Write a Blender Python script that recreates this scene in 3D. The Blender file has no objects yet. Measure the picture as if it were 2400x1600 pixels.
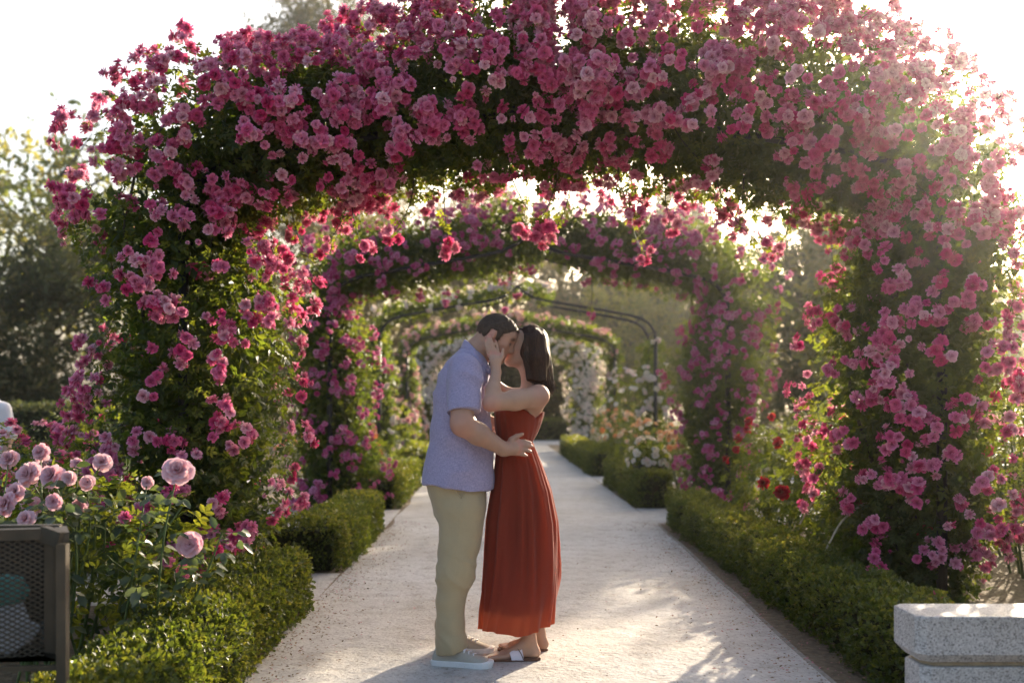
import bpy, math
import numpy as np
from mathutils import Matrix, Vector

# ------------------------------------------------------------------ camera, sky, sun, exposure
scene = bpy.context.scene
COL = scene.collection
FPX, CX, HY, EYE = 2333.0, 1152.0, 950.0, 1.30      # focal length in photo pixels, axis of the walk, horizon, eye height
cam_d = bpy.data.cameras.new("camera")
cam = bpy.data.objects.new("camera", cam_d)
COL.objects.link(cam)
cam.location = (0, 0, EYE)
cam.rotation_euler = (math.radians(90), 0, 0)
cam_d.sensor_width = 36.0
cam_d.lens = 35.0
cam_d.shift_x = (1200 - CX) / 2400
cam_d.shift_y = (HY - 800) / 2400
cam_d.clip_start = 0.05
cam_d.clip_end = 1500
cam_d.dof.use_dof = True
cam_d.dof.focus_distance = 5.05
cam_d.dof.aperture_fstop = 1.8
cam_d.dof.aperture_blades = 0
scene.camera = cam

SUN_AZ, SUN_EL = math.radians(30.0), math.radians(18.5)   # azimuth to the right of the walk, height
world = bpy.data.worlds.new("World")
scene.world = world
world.use_nodes = True
wn = world.node_tree
wn.nodes.clear()
w_out = wn.nodes.new("ShaderNodeOutputWorld")
w_bg = wn.nodes.new("ShaderNodeBackground")
w_sky = wn.nodes.new("ShaderNodeTexSky")
w_sky.sky_type = 'NISHITA'
w_sky.sun_disc = False
w_sky.sun_elevation = SUN_EL
w_sky.sun_rotation = SUN_AZ
w_sky.air_density = 1.0
w_sky.dust_density = 6.0
w_sky.ozone_density = 1.0
w_bg.inputs[1].default_value = 0.15
wn.links.new(w_sky.outputs[0], w_bg.inputs[0])
wn.links.new(w_bg.outputs[0], w_out.inputs[0])

sun_d = bpy.data.lights.new("sun", 'SUN')
sun_d.energy = 5.0
sun_d.angle = math.radians(0.5)
sun_d.color = (1.0, 0.86, 0.66)
sun = bpy.data.objects.new("sun", sun_d)
COL.objects.link(sun)
to_sun = Vector((math.sin(SUN_AZ) * math.cos(SUN_EL), math.cos(SUN_AZ) * math.cos(SUN_EL), math.sin(SUN_EL)))
sun.rotation_euler = to_sun.to_track_quat('Z', 'Y').to_euler()

vs = scene.view_settings
scene.display_settings.display_device = 'sRGB'
vs.view_transform = 'Standard'
vs.look = 'None'
vs.gamma = 1.0
vs.use_curve_mapping = False
vs.exposure = 1.4
cy = scene.cycles
cy.use_denoising = True
cy.max_bounces = 7
cy.diffuse_bounces = 4
cy.glossy_bounces = 2
cy.transmission_bounces = 5
cy.transparent_max_bounces = 6
cy.volume_bounces = 0
cy.caustics_reflective = False
cy.caustics_refractive = False
cy.sample_clamp_indirect = 6.0
cy.use_adaptive_sampling = True
cy.adaptive_threshold = 0.02

# ------------------------------------------------------------------ helpers
R = np.random.default_rng(7)
PI = math.pi


def at(px, py, d):
    """a point of the place, from its direction in the photograph and its distance down the walk"""
    return np.array([(px - CX) / FPX * d, d, EYE - (py - HY) / FPX * d])


def nrm(v):
    return v / np.maximum(np.linalg.norm(v, axis=-1, keepdims=True), 1e-9)


_perm = np.random.default_rng(99).permutation(256)
_val = np.random.default_rng(98).random(256) * 2 - 1


def vnoise(p, f=1.0, seed=0):
    """smooth value noise, -1..1"""
    p = np.asarray(p, float) * f + seed * 17.31
    i = np.floor(p).astype(int)
    t = p - i
    t = t * t * (3 - 2 * t)
    out = 0
    for a in (0, 1):
        for b in (0, 1):
            for c in (0, 1):
                h = _val[_perm[(_perm[(_perm[(i[..., 0] + a) & 255] + i[..., 1] + b) & 255] + i[..., 2] + c) & 255]]
                w = (t[..., 0] if a else 1 - t[..., 0]) * (t[..., 1] if b else 1 - t[..., 1]) * (t[..., 2] if c else 1 - t[..., 2])
                out = out + h * w
    return out


def link_mesh(me, name, mat=None, parent=None, smooth=False):
    ob = bpy.data.objects.new(name, me)
    COL.objects.link(ob)
    if mat is not None and not me.materials:
        me.materials.append(mat)
    if parent is not None:
        ob.parent = parent
        ob.matrix_parent_inverse = inv_world(parent)
    return ob


_worlds = {}


def inv_world(p):
    if p.type == 'EMPTY':
        return Matrix.Translation(-p.location)
    return Matrix.Identity(4)


def mesh_np(name, V, faces, smooth=False, attr=None):
    """faces: list of int arrays (k,3) or (k,4)"""
    me = bpy.data.meshes.new(name)
    V = np.ascontiguousarray(V, np.float32)
    faces = [np.asarray(f, np.int32) for f in faces if len(f)]
    me.vertices.add(len(V))
    me.vertices.foreach_set("co", V.ravel())
    nl = sum(f.size for f in faces)
    nf = sum(len(f) for f in faces)
    me.loops.add(nl)
    me.polygons.add(nf)
    me.loops.foreach_set("vertex_index", np.concatenate([f.ravel() for f in faces]))
    sizes = np.concatenate([np.full(len(f), f.shape[1], np.int32) for f in faces])
    starts = np.concatenate([[0], np.cumsum(sizes)[:-1]]).astype(np.int32)
    me.polygons.foreach_set("loop_start", starts)
    me.polygons.foreach_set("use_smooth", np.full(nf, smooth, bool))
    if attr is not None:
        a = me.attributes.new("col", 'FLOAT_COLOR', 'POINT')
        c = np.ones((len(V), 4), np.float32)
        c[:, :attr.shape[1]] = attr
        a.data.foreach_set("color", c.ravel())
    me.update(calc_edges=True)
    return me


def obj_np(name, V, faces, mat, parent=None, smooth=False, attr=None):
    return link_mesh(mesh_np(name, V, faces, smooth, attr), name, mat, parent)


def thing(name, label, cat, loc, group=None):
    o = bpy.data.objects.new(name, None)
    COL.objects.link(o)
    o.location = Vector([float(v) for v in loc])
    return tag(o, label, cat, group)


def tag(o, label=None, cat=None, group=None, kind=None):
    if label: o["label"] = label
    if cat: o["category"] = cat
    if group: o["group"] = group
    if kind: o["kind"] = kind
    return o


class MB:
    """collects shapes into one mesh"""
    def __init__(self):
        self.V, self.Q, self.T, self.n = [], [], [], 0

    def add(self, V, Q=(), T=()):
        V = np.asarray(V, float)
        if len(Q): self.Q.append(np.asarray(Q, int) + self.n)
        if len(T): self.T.append(np.asarray(T, int) + self.n)
        self.V.append(V)
        self.n += len(V)

    def box(self, c, s, rz=0.0, bevel=0.0):
        c, s = np.asarray(c, float), np.asarray(s, float) / 2
        if bevel <= 0:
            V = np.array([[x, y, z] for x in (-1, 1) for y in (-1, 1) for z in (-1, 1)], float) * s
            Q = [[0, 1, 3, 2], [4, 6, 7, 5], [0, 4, 5, 1], [2, 3, 7, 6], [0, 2, 6, 4], [1, 5, 7, 3]]
            T = []
        else:
            b = bevel
            V = []
            for x in (-1, 1):
                for y in (-1, 1):
                    for z in (-1, 1):
                        k = np.array([x, y, z], float)
                        for ax in range(3):
                            v = k * (s - b)
                            v[ax] = k[ax] * s[ax]
                            V.append(v)
            V = np.array(V)
            cn = lambda x, y, z, a: ((x * 2 + y) * 2 + z) * 3 + a
            Q = []
            for f in (0, 1):
                q = [cn(f, 0, 0, 0), cn(f, 0, 1, 0), cn(f, 1, 1, 0), cn(f, 1, 0, 0)]; Q.append(q if f == 0 else q[::-1])
                q = [cn(0, f, 0, 1), cn(1, f, 0, 1), cn(1, f, 1, 1), cn(0, f, 1, 1)]; Q.append(q if f == 0 else q[::-1])
                q = [cn(0, 0, f, 2), cn(0, 1, f, 2), cn(1, 1, f, 2), cn(1, 0, f, 2)]; Q.append(q if f == 0 else q[::-1])
            for a in (0, 1):
                for d in (0, 1):
                    q = [cn(a, d, 0, 0), cn(a, d, 1, 0), cn(a, d, 1, 1), cn(a, d, 0, 1)]; Q.append(q if a != d else q[::-1])
                    q = [cn(a, 0, d, 0), cn(a, 1, d, 0), cn(a, 1, d, 2), cn(a, 0, d, 2)]; Q.append(q if a == d else q[::-1])
                    q = [cn(0, a, d, 1), cn(1, a, d, 1), cn(1, a, d, 2), cn(0, a, d, 2)]; Q.append(q if a != d else q[::-1])
            T = [[cn(x, y, z, 0), cn(x, y, z, 1), cn(x, y, z, 2)] for x in (0, 1) for y in (0, 1) for z in (0, 1)]
        cr, sr = math.cos(rz), math.sin(rz)
        V = np.stack([V[:, 0] * cr - V[:, 1] * sr, V[:, 0] * sr + V[:, 1] * cr, V[:, 2]], 1) + c
        self.add(V, Q, T)

    def tube(self, pts, rad, seg=8, cap=True):
        pts = np.asarray(pts, float)
        n = len(pts)
        rad = np.broadcast_to(np.asarray(rad, float), (n,))
        tan = nrm(np.gradient(pts, axis=0))
        ref = np.array([0, 1.0, 0]) if abs(tan[0][1]) < .8 else np.array([1.0, 0, 0])
        V = []
        a = np.arange(seg) / seg * 2 * PI
        for i in range(n):
            x = nrm(np.cross(ref, tan[i])); y = np.cross(tan[i], x)
            ref = np.cross(x, tan[i]) * -1 if False else ref
            V.append(pts[i] + rad[i] * (np.cos(a)[:, None] * x + np.sin(a)[:, None] * y))
        V = np.concatenate(V)
        Q = []
        for i in range(n - 1):
            for j in range(seg):
                k = (j + 1) % seg
                Q.append([i * seg + j, i * seg + k, (i + 1) * seg + k, (i + 1) * seg + j])
        T = []
        if cap:
            V = np.concatenate([V, pts[:1], pts[-1:]])
            for j in range(seg):
                k = (j + 1) % seg
                T.append([n * seg, k, j]); T.append([n * seg + 1, (n - 1) * seg + j, (n - 1) * seg + k])
        self.add(V, Q, T)

    def lathe(self, prof, c, seg=20):
        """prof: (r, z) pairs round a vertical axis"""
        a = np.arange(seg) / seg * 2 * PI
        V = np.concatenate([np.stack([np.cos(a) * r + c[0], np.sin(a) * r + c[1], np.full(seg, z + c[2])], 1) for r, z in prof])
        Q = [[i * seg + j, i * seg + (j + 1) % seg, (i + 1) * seg + (j + 1) % seg, (i + 1) * seg + j] for i in range(len(prof) - 1) for j in range(seg)]
        self.add(V, Q)

    def build(self, name, mat, parent=None, smooth=False):
        return obj_np(name, np.concatenate(self.V), [np.concatenate(self.Q) if self.Q else np.zeros((0, 4), int),
                                                       np.concatenate(self.T) if self.T else np.zeros((0, 3), int)], mat, parent, smooth)


def catmull(pts, n):
    pts = np.asarray(pts, float)
    p = np.concatenate([2 * pts[:1] - pts[1:2], pts, 2 * pts[-1:] - pts[-2:-1]])
    t = np.linspace(0, len(pts) - 1 - 1e-6, n)
    i = t.astype(int)
    f = (t - i)[:, None]
    a, b, c, d = p[i], p[i + 1], p[i + 2], p[i + 3]
    return .5 * (2 * b + (c - a) * f + (2 * a - 5 * b + 4 * c - d) * f ** 2 + (3 * b - a - 3 * c + d) * f ** 3)


def frames(Y, Z):
    Y = nrm(Y)
    X = nrm(np.cross(Y, Z))
    Z = np.cross(X, Y)
    return X, Y, Z


def scatter(tmpl, P, Y, Z, S, rnd=None, rng=R):
    """copies of a small template (V, quads, tris, t) at P, grown along Y and facing Z"""
    tV, tQ, tT, tt = tmpl
    X, Y, Z = frames(Y, Z)
    N, m = len(P), len(tV)
    S = np.broadcast_to(np.asarray(S, float), (N,))
    V = P[:, None, :] + S[:, None, None] * (tV[None, :, 0, None] * X[:, None] + tV[None, :, 1, None] * Y[:, None] + tV[None, :, 2, None] * Z[:, None])
    off = (np.arange(N) * m)[:, None, None]
    Q = (np.asarray(tQ)[None] + off).reshape(-1, 4) if len(tQ) else np.zeros((0, 4), int)
    T = (np.asarray(tT)[None] + off).reshape(-1, 3) if len(tT) else np.zeros((0, 3), int)
    if rnd is None:
        rnd = rng.random(N)
    A = np.zeros((N, m, 2))
    A[:, :, 0] = tt[None]
    A[:, :, 1] = rnd[:, None]
    return V.reshape(-1, 3), Q, T, A.reshape(-1, 2)


def join(parts):
    Vs, Qs, Ts, As, n = [], [], [], [], 0
    for V, Q, T, A in parts:
        Vs.append(V); Qs.append(Q + n); Ts.append(T + n); As.append(A)
        n += len(V)
    return np.concatenate(Vs), np.concatenate(Qs), np.concatenate(Ts), np.concatenate(As)


def sphere_dirs(n, rng=R):
    return nrm(rng.normal(size=(n, 3)))


# ------------------------------------------------------------------ materials
def nodes_of(name):
    m = bpy.data.materials.new(name)
    m.use_nodes = True
    nt = m.node_tree
    nt.nodes.clear()
    out = nt.nodes.new("ShaderNodeOutputMaterial")
    return m, nt, out


def N(nt, typ, **kw):
    n = nt.nodes.new(typ)
    for k, v in kw.items():
        setattr(n, k, v)
    return n


def rgb(c):
    return (c[0], c[1], c[2], 1.0)


def ramp(nt, stops, fac):
    r = N(nt, "ShaderNodeValToRGB")
    e = r.color_ramp.elements
    while len(e) < len(stops):
        e.new(0.5)
    for i, (p, c) in enumerate(stops):
        e[i].position = p
        e[i].color = rgb(c)
    nt.links.new(fac, r.inputs[0])
    return r.outputs[0]


def bump_of(nt, scale, strength, dist=0.01, detail=4, stretch=(1, 1, 1), coord="Object"):
    tc = N(nt, "ShaderNodeTexCoord")
    mp = N(nt, "ShaderNodeMapping")
    mp.inputs["Scale"].default_value = stretch
    nz = N(nt, "ShaderNodeTexNoise")
    nz.inputs["Scale"].default_value = scale
    nz.inputs["Detail"].default_value = detail
    b = N(nt, "ShaderNodeBump")
    b.inputs["Strength"].default_value = strength
    b.inputs["Distance"].default_value = dist
    nt.links.new(tc.outputs[coord], mp.inputs[0])
    nt.links.new(mp.outputs[0], nz.inputs[0])
    nt.links.new(nz.outputs[0], b.inputs["Height"])
    return b.outputs[0], nz.outputs[0]


def leafy(name, stops, trans, tfac=0.45, rough=0.42, spec=0.5, petal=False):
    """leaf or petal: colour by the copy's own random value (and along the petal), light shining through"""
    m, nt, out = nodes_of(name)
    at_ = N(nt, "ShaderNodeAttribute", attribute_name="col")
    sp = N(nt, "ShaderNodeSeparateColor")
    nt.links.new(at_.outputs["Color"], sp.inputs[0])
    c = ramp(nt, stops, sp.outputs[1])
    pr = N(nt, "ShaderNodeBsdfPrincipled")
    pr.inputs["Roughness"].default_value = rough
    pr.inputs["Specular IOR Level"].default_value = spec
    tr = N(nt, "ShaderNodeBsdfTranslucent")
    tcol = ramp(nt, trans, sp.outputs[1])
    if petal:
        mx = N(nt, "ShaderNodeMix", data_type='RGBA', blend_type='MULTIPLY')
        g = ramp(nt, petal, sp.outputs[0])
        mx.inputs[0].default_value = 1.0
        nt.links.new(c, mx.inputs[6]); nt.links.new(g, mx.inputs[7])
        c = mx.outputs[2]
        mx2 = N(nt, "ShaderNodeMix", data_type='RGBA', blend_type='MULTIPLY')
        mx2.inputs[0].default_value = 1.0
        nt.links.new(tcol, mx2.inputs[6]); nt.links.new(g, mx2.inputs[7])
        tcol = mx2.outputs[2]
    nt.links.new(c, pr.inputs["Base Color"])
    nt.links.new(tcol, tr.inputs[0])
    mix = N(nt, "ShaderNodeMixShader")
    mix.inputs[0].default_value = tfac
    nt.links.new(pr.outputs[0], mix.inputs[1])
    nt.links.new(tr.outputs[0], mix.inputs[2])
    nt.links.new(mix.outputs[0], out.inputs[0])
    return m


def plain(name, col, rough=0.6, spec=0.4, metal=0.0, bump=None, vary=0.0, vscale=8.0, col2=None, stretch=(1, 1, 1), transl=0.0, tcol=None, sheen=0.0, sss=0.0):
    m, nt, out = nodes_of(name)
    pr = N(nt, "ShaderNodeBsdfPrincipled")
    pr.inputs["Roughness"].default_value = rough
    pr.inputs["Specular IOR Level"].default_value = spec
    pr.inputs["Metallic"].default_value = metal
    if sheen: pr.inputs["Sheen Weight"].default_value = sheen
    if sss:
        pr.inputs["Subsurface Weight"].default_value = sss
        pr.inputs["Subsurface Radius"].default_value = (0.02, 0.008, 0.004)
        pr.inputs["Subsurface Scale"].default_value = 0.5
    if vary or col2:
        tc = N(nt, "ShaderNodeTexCoord"); mp = N(nt, "ShaderNodeMapping"); nz = N(nt, "ShaderNodeTexNoise")
        mp.inputs["Scale"].default_value = stretch
        nz.inputs["Scale"].default_value = vscale; nz.inputs["Detail"].default_value = 6
        nt.links.new(tc.outputs["Object"], mp.inputs[0]); nt.links.new(mp.outputs[0], nz.inputs[0])
        c2 = col2 or tuple(min(1, c * (1 + vary)) for c in col)
        c1 = col if col2 else tuple(c * (1 - vary) for c in col)
        c = ramp(nt, [(0.3, c1), (0.7, c2)], nz.outputs[0])
        nt.links.new(c, pr.inputs["Base Color"])
    else:
        pr.inputs["Base Color"].default_value = rgb(col)
    if bump:
        b, _ = bump_of(nt, bump[0], bump[1], bump[2] if len(bump) > 2 else 0.01, stretch=bump[3] if len(bump) > 3 else (1, 1, 1))
        nt.links.new(b, pr.inputs["Normal"])
    if transl:
        tr = N(nt, "ShaderNodeBsdfTranslucent")
        tr.inputs[0].default_value = rgb(tcol or col)
        mix = N(nt, "ShaderNodeMixShader"); mix.inputs[0].default_value = transl
        nt.links.new(pr.outputs[0], mix.inputs[1]); nt.links.new(tr.outputs[0], mix.inputs[2])
        nt.links.new(mix.outputs[0], out.inputs[0])
    else:
        nt.links.new(pr.outputs[0], out.inputs[0])
    return m


M = {}
M['rose_leaf'] = leafy('rose_leaf', [(0, (.014, .032, .010)), (.6, (.030, .058, .014)), (1, (.070, .105, .024))],
                       [(0, (.16, .24, .02)), (1, (.42, .42, .03))], .42, .45, .3)
M['box_leaf'] = leafy('box_leaf', [(0, (.020, .036, .009)), (.6, (.052, .082, .017)), (1, (.14, .16, .035))],
                      [(0, (.20, .26, .02)), (1, (.45, .40, .04))], .35, .42, .35)
M['pine_leaf'] = leafy('pine_leaf', [(0, (.032, .050, .026)), (.8, (.070, .090, .042)), (1, (.13, .12, .06))],
                       [(0, (.10, .13, .03)), (1, (.25, .22, .07))], .3, .6, .2)
M['dry_leaf'] = leafy('dry_leaf', [(0, (.05, .05, .025)), (.6, (.11, .095, .045)), (1, (.17, .13, .07))],
                      [(0, (.20, .18, .06)), (1, (.42, .32, .12))], .35, .6, .2)
M['light_leaf'] = leafy('light_leaf', [(0, (.06, .085, .025)), (.6, (.11, .13, .035)), (1, (.22, .20, .05))],
                        [(0, (.25, .32, .05)), (1, (.60, .52, .08))], .45, .5, .3)
PG = [(0, (.45, .18, .26)), (.45, (.80, .60, .68)), (.8, (1, 1, 1)), (1, (1.1, 1.35, 1.25))]  # petal's own gradient, base deepened further as painted shade between petals
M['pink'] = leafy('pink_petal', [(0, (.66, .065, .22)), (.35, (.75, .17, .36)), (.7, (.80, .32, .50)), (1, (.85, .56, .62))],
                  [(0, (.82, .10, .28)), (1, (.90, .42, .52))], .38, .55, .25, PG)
M['violet'] = leafy('violet_petal', [(0, (.50, .06, .20)), (.5, (.62, .16, .34)), (1, (.74, .36, .52))],
                    [(0, (.6, .05, .25)), (1, (.8, .3, .5))], .38, .55, .25, PG)
M['white'] = leafy('white_petal', [(0, (.78, .74, .66)), (.6, (.84, .80, .76)), (1, (.85, .68, .66))],
                   [(0, (.85, .78, .62)), (1, (.9, .75, .66))], .38, .5, .3, [(0, (.9, .8, .62)), (.6, (1, 1, 1)), (1, (1, 1, 1))])
M['blush'] = leafy('blush_petal', [(0, (.72, .36, .38)), (.5, (.80, .52, .48)), (1, (.84, .70, .62))],
                   [(0, (.85, .45, .40)), (1, (.9, .7, .55))], .4, .5, .3, PG)
M['peach'] = leafy('peach_petal', [(0, (.84, .36, .14)), (.5, (.86, .60, .36)), (1, (.86, .80, .66))],
                   [(0, (.9, .45, .15)), (1, (.9, .8, .55))], .38, .5, .3, [(0, (1, .75, .5)), (.6, (1, 1, 1)), (1, (1, 1, 1))])
M['coral'] = leafy('coral_petal', [(0, (.80, .16, .10)), (.6, (.84, .32, .22)), (1, (.86, .56, .46))],
                   [(0, (.9, .25, .12)), (1, (.9, .6, .4))], .38, .5, .3, PG)
M['red'] = leafy('red_petal', [(0, (.20, .004, .012)), (.6, (.36, .008, .02)), (1, (.50, .02, .04))],
                 [(0, (.5, .01, .02)), (1, (.7, .03, .05))], .35, .5, .3, PG)
M['pale'] = leafy('pale_pink_petal', [(0, (.78, .56, .62)), (1, (.82, .64, .68))],
                  [(0, (.85, .5, .55)), (1, (.88, .6, .6))], .35, .5, .3, [(0, (.72, .38, .36)), (.5, (.95, .80, .80)), (1, (1.03, 1.03, 1.03))])
M['iron'] = plain('black_iron', (.018, .018, .020), .5, .4, .3, bump=(60, .25, .002))
M['bark'] = plain('bark', (.09, .065, .045), .85, .2, vary=.4, vscale=6, stretch=(6, 6, 1), bump=(14, .8, .03, (5, 5, 1)))
M['cane'] = plain('rose_cane', (.055, .05, .028), .7, .3, vary=.5, vscale=30)
M['green_cane'] = plain('green_cane', (.09, .13, .04), .6, .3, vary=.3, vscale=30)
M['pale_cane'] = plain('pale_cane', (.34, .30, .20), .7, .3, vary=.3, vscale=30)
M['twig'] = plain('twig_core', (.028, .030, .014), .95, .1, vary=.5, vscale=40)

# ------------------------------------------------------------------ leaf and bloom templates
def leaflet(w=.33, fold=.10, droop=-.10):
    V = np.array([[0, 0, 0], [w * .8, .28, fold * .8], [w * .75, .68, fold * .7 + droop * .5], [0, 1, droop], [-w * .75, .68, fold * .7 + droop * .5], [-w * .8, .28, fold * .8]])
    return V, np.array([[0, 1, 2, 3], [0, 3, 4, 5]])


def tmpl_single(w=.33, fold=.10, droop=-.10):
    V, Q = leaflet(w, fold, droop)
    return V, Q, np.zeros((0, 3), int), V[:, 1]


def tmpl_pinnate(n=5):
    V0, Q0 = leaflet(.33, .08, -.12)
    Vs, Qs = [], []
    spots = [(.52, 0, .46), (.48, 62, .42), (.48, -62, .42), (.22, 66, .36), (.22, -66, .36), (.0, 70, .28), (.0, -70, .28)][:n]
    for i, (y, a, s) in enumerate(spots):
        a = math.radians(a)
        V = V0 * s
        V = np.stack([V[:, 0] * math.cos(a) + V[:, 1] * math.sin(a), -V[:, 0] * math.sin(a) + V[:, 1] * math.cos(a) + y, V[:, 2] - .05 * y * y], 1)
        Vs.append(V); Qs.append(Q0 + 6 * i)
    V = np.concatenate(Vs)
    return V, np.concatenate(Qs), np.zeros((0, 3), int), np.clip(V[:, 1], 0, 1)


def tmpl_diamond(w=.28):
    V = np.array([[0, 0, 0], [w, .5, .06], [0, 1, -.05], [-w, .5, .06]])
    return V, np.array([[0, 1, 2, 3]]), np.zeros((0, 3), int), V[:, 1]


def tmpl_sprig(n=5, seed=1, w=.3):
    """short twig end with a tuft of small leaves"""
    r = np.random.default_rng(seed)
    Y = nrm(np.stack([r.normal(size=n) * .8, .5 + r.random(n), r.normal(size=n) * .8], 1))
    P = np.stack([np.zeros(n), np.linspace(0, .6, n), np.zeros(n)], 1)
    V, Q, T, A = scatter(tmpl_diamond(w), P, Y, sphere_dirs(n, r), .42 + .2 * r.random(n), rng=r)
    return V, Q, T, np.clip(V[:, 1], 0, 1)


def tmpl_pinnate_far():
    V, Q, T, t = tmpl_pinnate(5)
    keep = np.concatenate([np.array([0, 1, 3, 5]) + 6 * i for i in range(5)])
    V = V[keep].copy()
    return V, np.arange(20).reshape(5, 4), T, np.clip(V[:, 1], 0, 1)


SINGLE, PINNATE, DIAMOND = tmpl_single(), tmpl_pinnate(5), tmpl_diamond()
PINNATE_FAR = tmpl_pinnate_far()


def tmpl_rose(seed, layers, nu=3, nv=3, jit=.12):
    r = np.random.default_rng(seed)
    Vs, Qs, ts, n = [], [], [], 0
    for li, (cnt, r0, th0, curl, L, W, z0) in enumerate(layers):
        ph0 = r.random() * 2 * PI
        for k in range(cnt):
            ph = ph0 + (k + r.normal() * .18) / cnt * 2 * PI
            th = math.radians(th0 + r.normal() * 11)
            cu = math.radians(curl + r.normal() * 22)
            Lk, Wk = L * (1 + r.normal() * jit * .6), W * (1 + r.normal() * jit)
            vv = np.linspace(0, 1, nv)
            fine = np.linspace(0, 1, 13)
            ang = th + cu * fine ** 1.5
            rr = r0 + np.concatenate([[0], np.cumsum(np.sin(ang[:-1]))]) / 12 * Lk
            zz = z0 + np.concatenate([[0], np.cumsum(np.cos(ang[:-1]))]) / 12 * Lk
            rv, zv = np.interp(vv, fine, rr), np.interp(vv, fine, zz)
            wv = Wk * np.interp(vv, [0, .5, .8, 1], [.35, .95, 1, .72])
            uu = np.linspace(-1, 1, nu)
            rad = rv[:, None] - (.30 * wv)[:, None] * uu[None] ** 2 * (.5 + .5 * math.cos(th))
            tanp = wv[:, None] * uu[None]
            zc = zv[:, None] + .16 * wv[:, None] * (uu[None] ** 2 - .4) + r.normal(size=(nv, nu)) * .045 * vv[:, None]
            X = rad * math.cos(ph) - tanp * math.sin(ph)
            Y = rad * math.sin(ph) + tanp * math.cos(ph)
            Vs.append(np.stack([X, Y, zc], -1).reshape(-1, 3))
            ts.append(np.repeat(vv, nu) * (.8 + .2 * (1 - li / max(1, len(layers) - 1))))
            for a in range(nv - 1):
                for b in range(nu - 1):
                    Qs.append([n + a * nu + b, n + a * nu + b + 1, n + (a + 1) * nu + b + 1, n + (a + 1) * nu + b])
            n += nv * nu
    V = np.concatenate(Vs)
    # grown along Z in the template; scatter() grows along Y, so turn it
    V = np.stack([V[:, 0], V[:, 2], -V[:, 1]], 1)
    return V, np.array(Qs), np.zeros((0, 3), int), np.concatenate(ts)


POMPON = [(9, .10, 98, 50, .80, .30, -.04), (9, .10, 74, 48, .84, .30, 0), (8, .09, 53, 44, .84, .28, .03), (7, .07, 33, 40, .80, .25, .05), (5, .04, 13, 30, .72, .21, .06)]
OPENR = [(5, .15, 84, 40, .90, .62, 0), (5, .12, 62, 40, .80, .5, .02), (4, .06, 30, 35, .62, .34, .05)]
LAX = [(7, .10, 84, 46, .86, .38, -.05), (8, .10, 56, 46, .86, .34, 0), (7, .08, 34, 40, .80, .28, .03), (5, .04, 14, 30, .70, .2, .05)]
TEA = [(7, .14, 92, 40, .92, .52, -.10), (8, .13, 78, 44, .90, .46, -.05), (8, .12, 62, 46, .84, .40, 0), (8, .10, 47, 46, .76, .34, .03), (7, .08, 33, 44, .66, .28, .05), (6, .05, 20, 36, .56, .22, .06), (4, .02, 8, 20, .48, .15, .07)]
BLOOMS = [tmpl_rose(10 + i, (POMPON, POMPON, LAX, POMPON)[i % 4], jit=.2) for i in range(8)]
BLOOMS_LOW = [tmpl_rose(30 + i, POMPON[:4], 2, 2, jit=.2) for i in range(3)] + [tmpl_rose(35, LAX, 2, 2, jit=.2)]
SMALL = [tmpl_rose(40 + i, OPENR, 3, 3) for i in range(3)]
SMALL_LOW = [tmpl_rose(50 + i, OPENR, 2, 2) for i in range(2)]
_bloom_mesh = {}


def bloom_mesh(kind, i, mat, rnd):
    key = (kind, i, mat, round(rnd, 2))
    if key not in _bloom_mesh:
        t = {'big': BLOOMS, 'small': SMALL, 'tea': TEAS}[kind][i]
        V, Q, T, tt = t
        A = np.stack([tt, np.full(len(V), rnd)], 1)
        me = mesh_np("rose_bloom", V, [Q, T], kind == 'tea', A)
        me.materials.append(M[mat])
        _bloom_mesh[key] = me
    return _bloom_mesh[key]


TEAS = [tmpl_rose(70 + i, TEA, 5, 5, .12) for i in range(3)]


def bloom_obj(parent, kind, mat, P, up, s, rng=R, name="rose_bloom"):
    k = {'big': 8, 'small': 3, 'tea': 3}[kind]
    me = bloom_mesh(kind, int(rng.integers(k)), mat, int(rng.integers(8)) / 7.0)
    ob = bpy.data.objects.new(name, me)
    COL.objects.link(ob)
    Z = rng.normal(size=3)
    X, Y, Zf = frames(np.asarray(up, float)[None], Z[None])
    m = Matrix.Identity(4)
    for r_ in range(3):
        m[r_][0], m[r_][1], m[r_][2], m[r_][3] = float(X[0][r_] * s), float(Y[0][r_] * s), float(Zf[0][r_] * s), float(P[r_])
    ob.parent = parent
    ob.matrix_parent_inverse = inv_world(parent)
    ob.matrix_basis = m
    return ob


def plant_blooms(parent, mat, P, U, S, n_parts=300, kind='big', low=BLOOMS_LOW, rng=R, eye=np.array([0, 0, EYE])):
    """the blooms that face the camera's side of the plant become parts, the rest one mass"""
    P, U, S = np.asarray(P), nrm(np.asarray(U)), np.asarray(S)
    if len(P) == 0: return
    to = nrm(eye - P)
    px = CX + FPX * P[:, 0] / P[:, 1]
    py = HY - FPX * (P[:, 2] - EYE) / P[:, 1]
    inside = (px > 0) & (px < 2400) & (py > 0) & (py < 1600)
    c = P[:, 1].mean()
    score = S / P[:, 1] * 10 + .5 * (U * to).sum(1) - 1.6 * (P[:, 1] - c) - 50 * (~inside)
    order = np.argsort(-score)
    for i in order[:n_parts]:
        bloom_obj(parent, kind, mat, P[i], U[i], S[i], rng)
    rest = order[n_parts:]
    if len(rest):
        which = rng.integers(len(low), size=len(rest))
        parts = []
        for k in range(len(low)):
            ix = rest[which == k]
            if len(ix):
                parts.append(scatter(low[k], P[ix], U[ix], sphere_dirs(len(ix), rng), S[ix], rng=rng))
        V, Q, T, A = join(parts)
        tag(obj_np("rose_blooms", V, [Q, T], M[mat], parent, True, A), kind="stuff")

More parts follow.
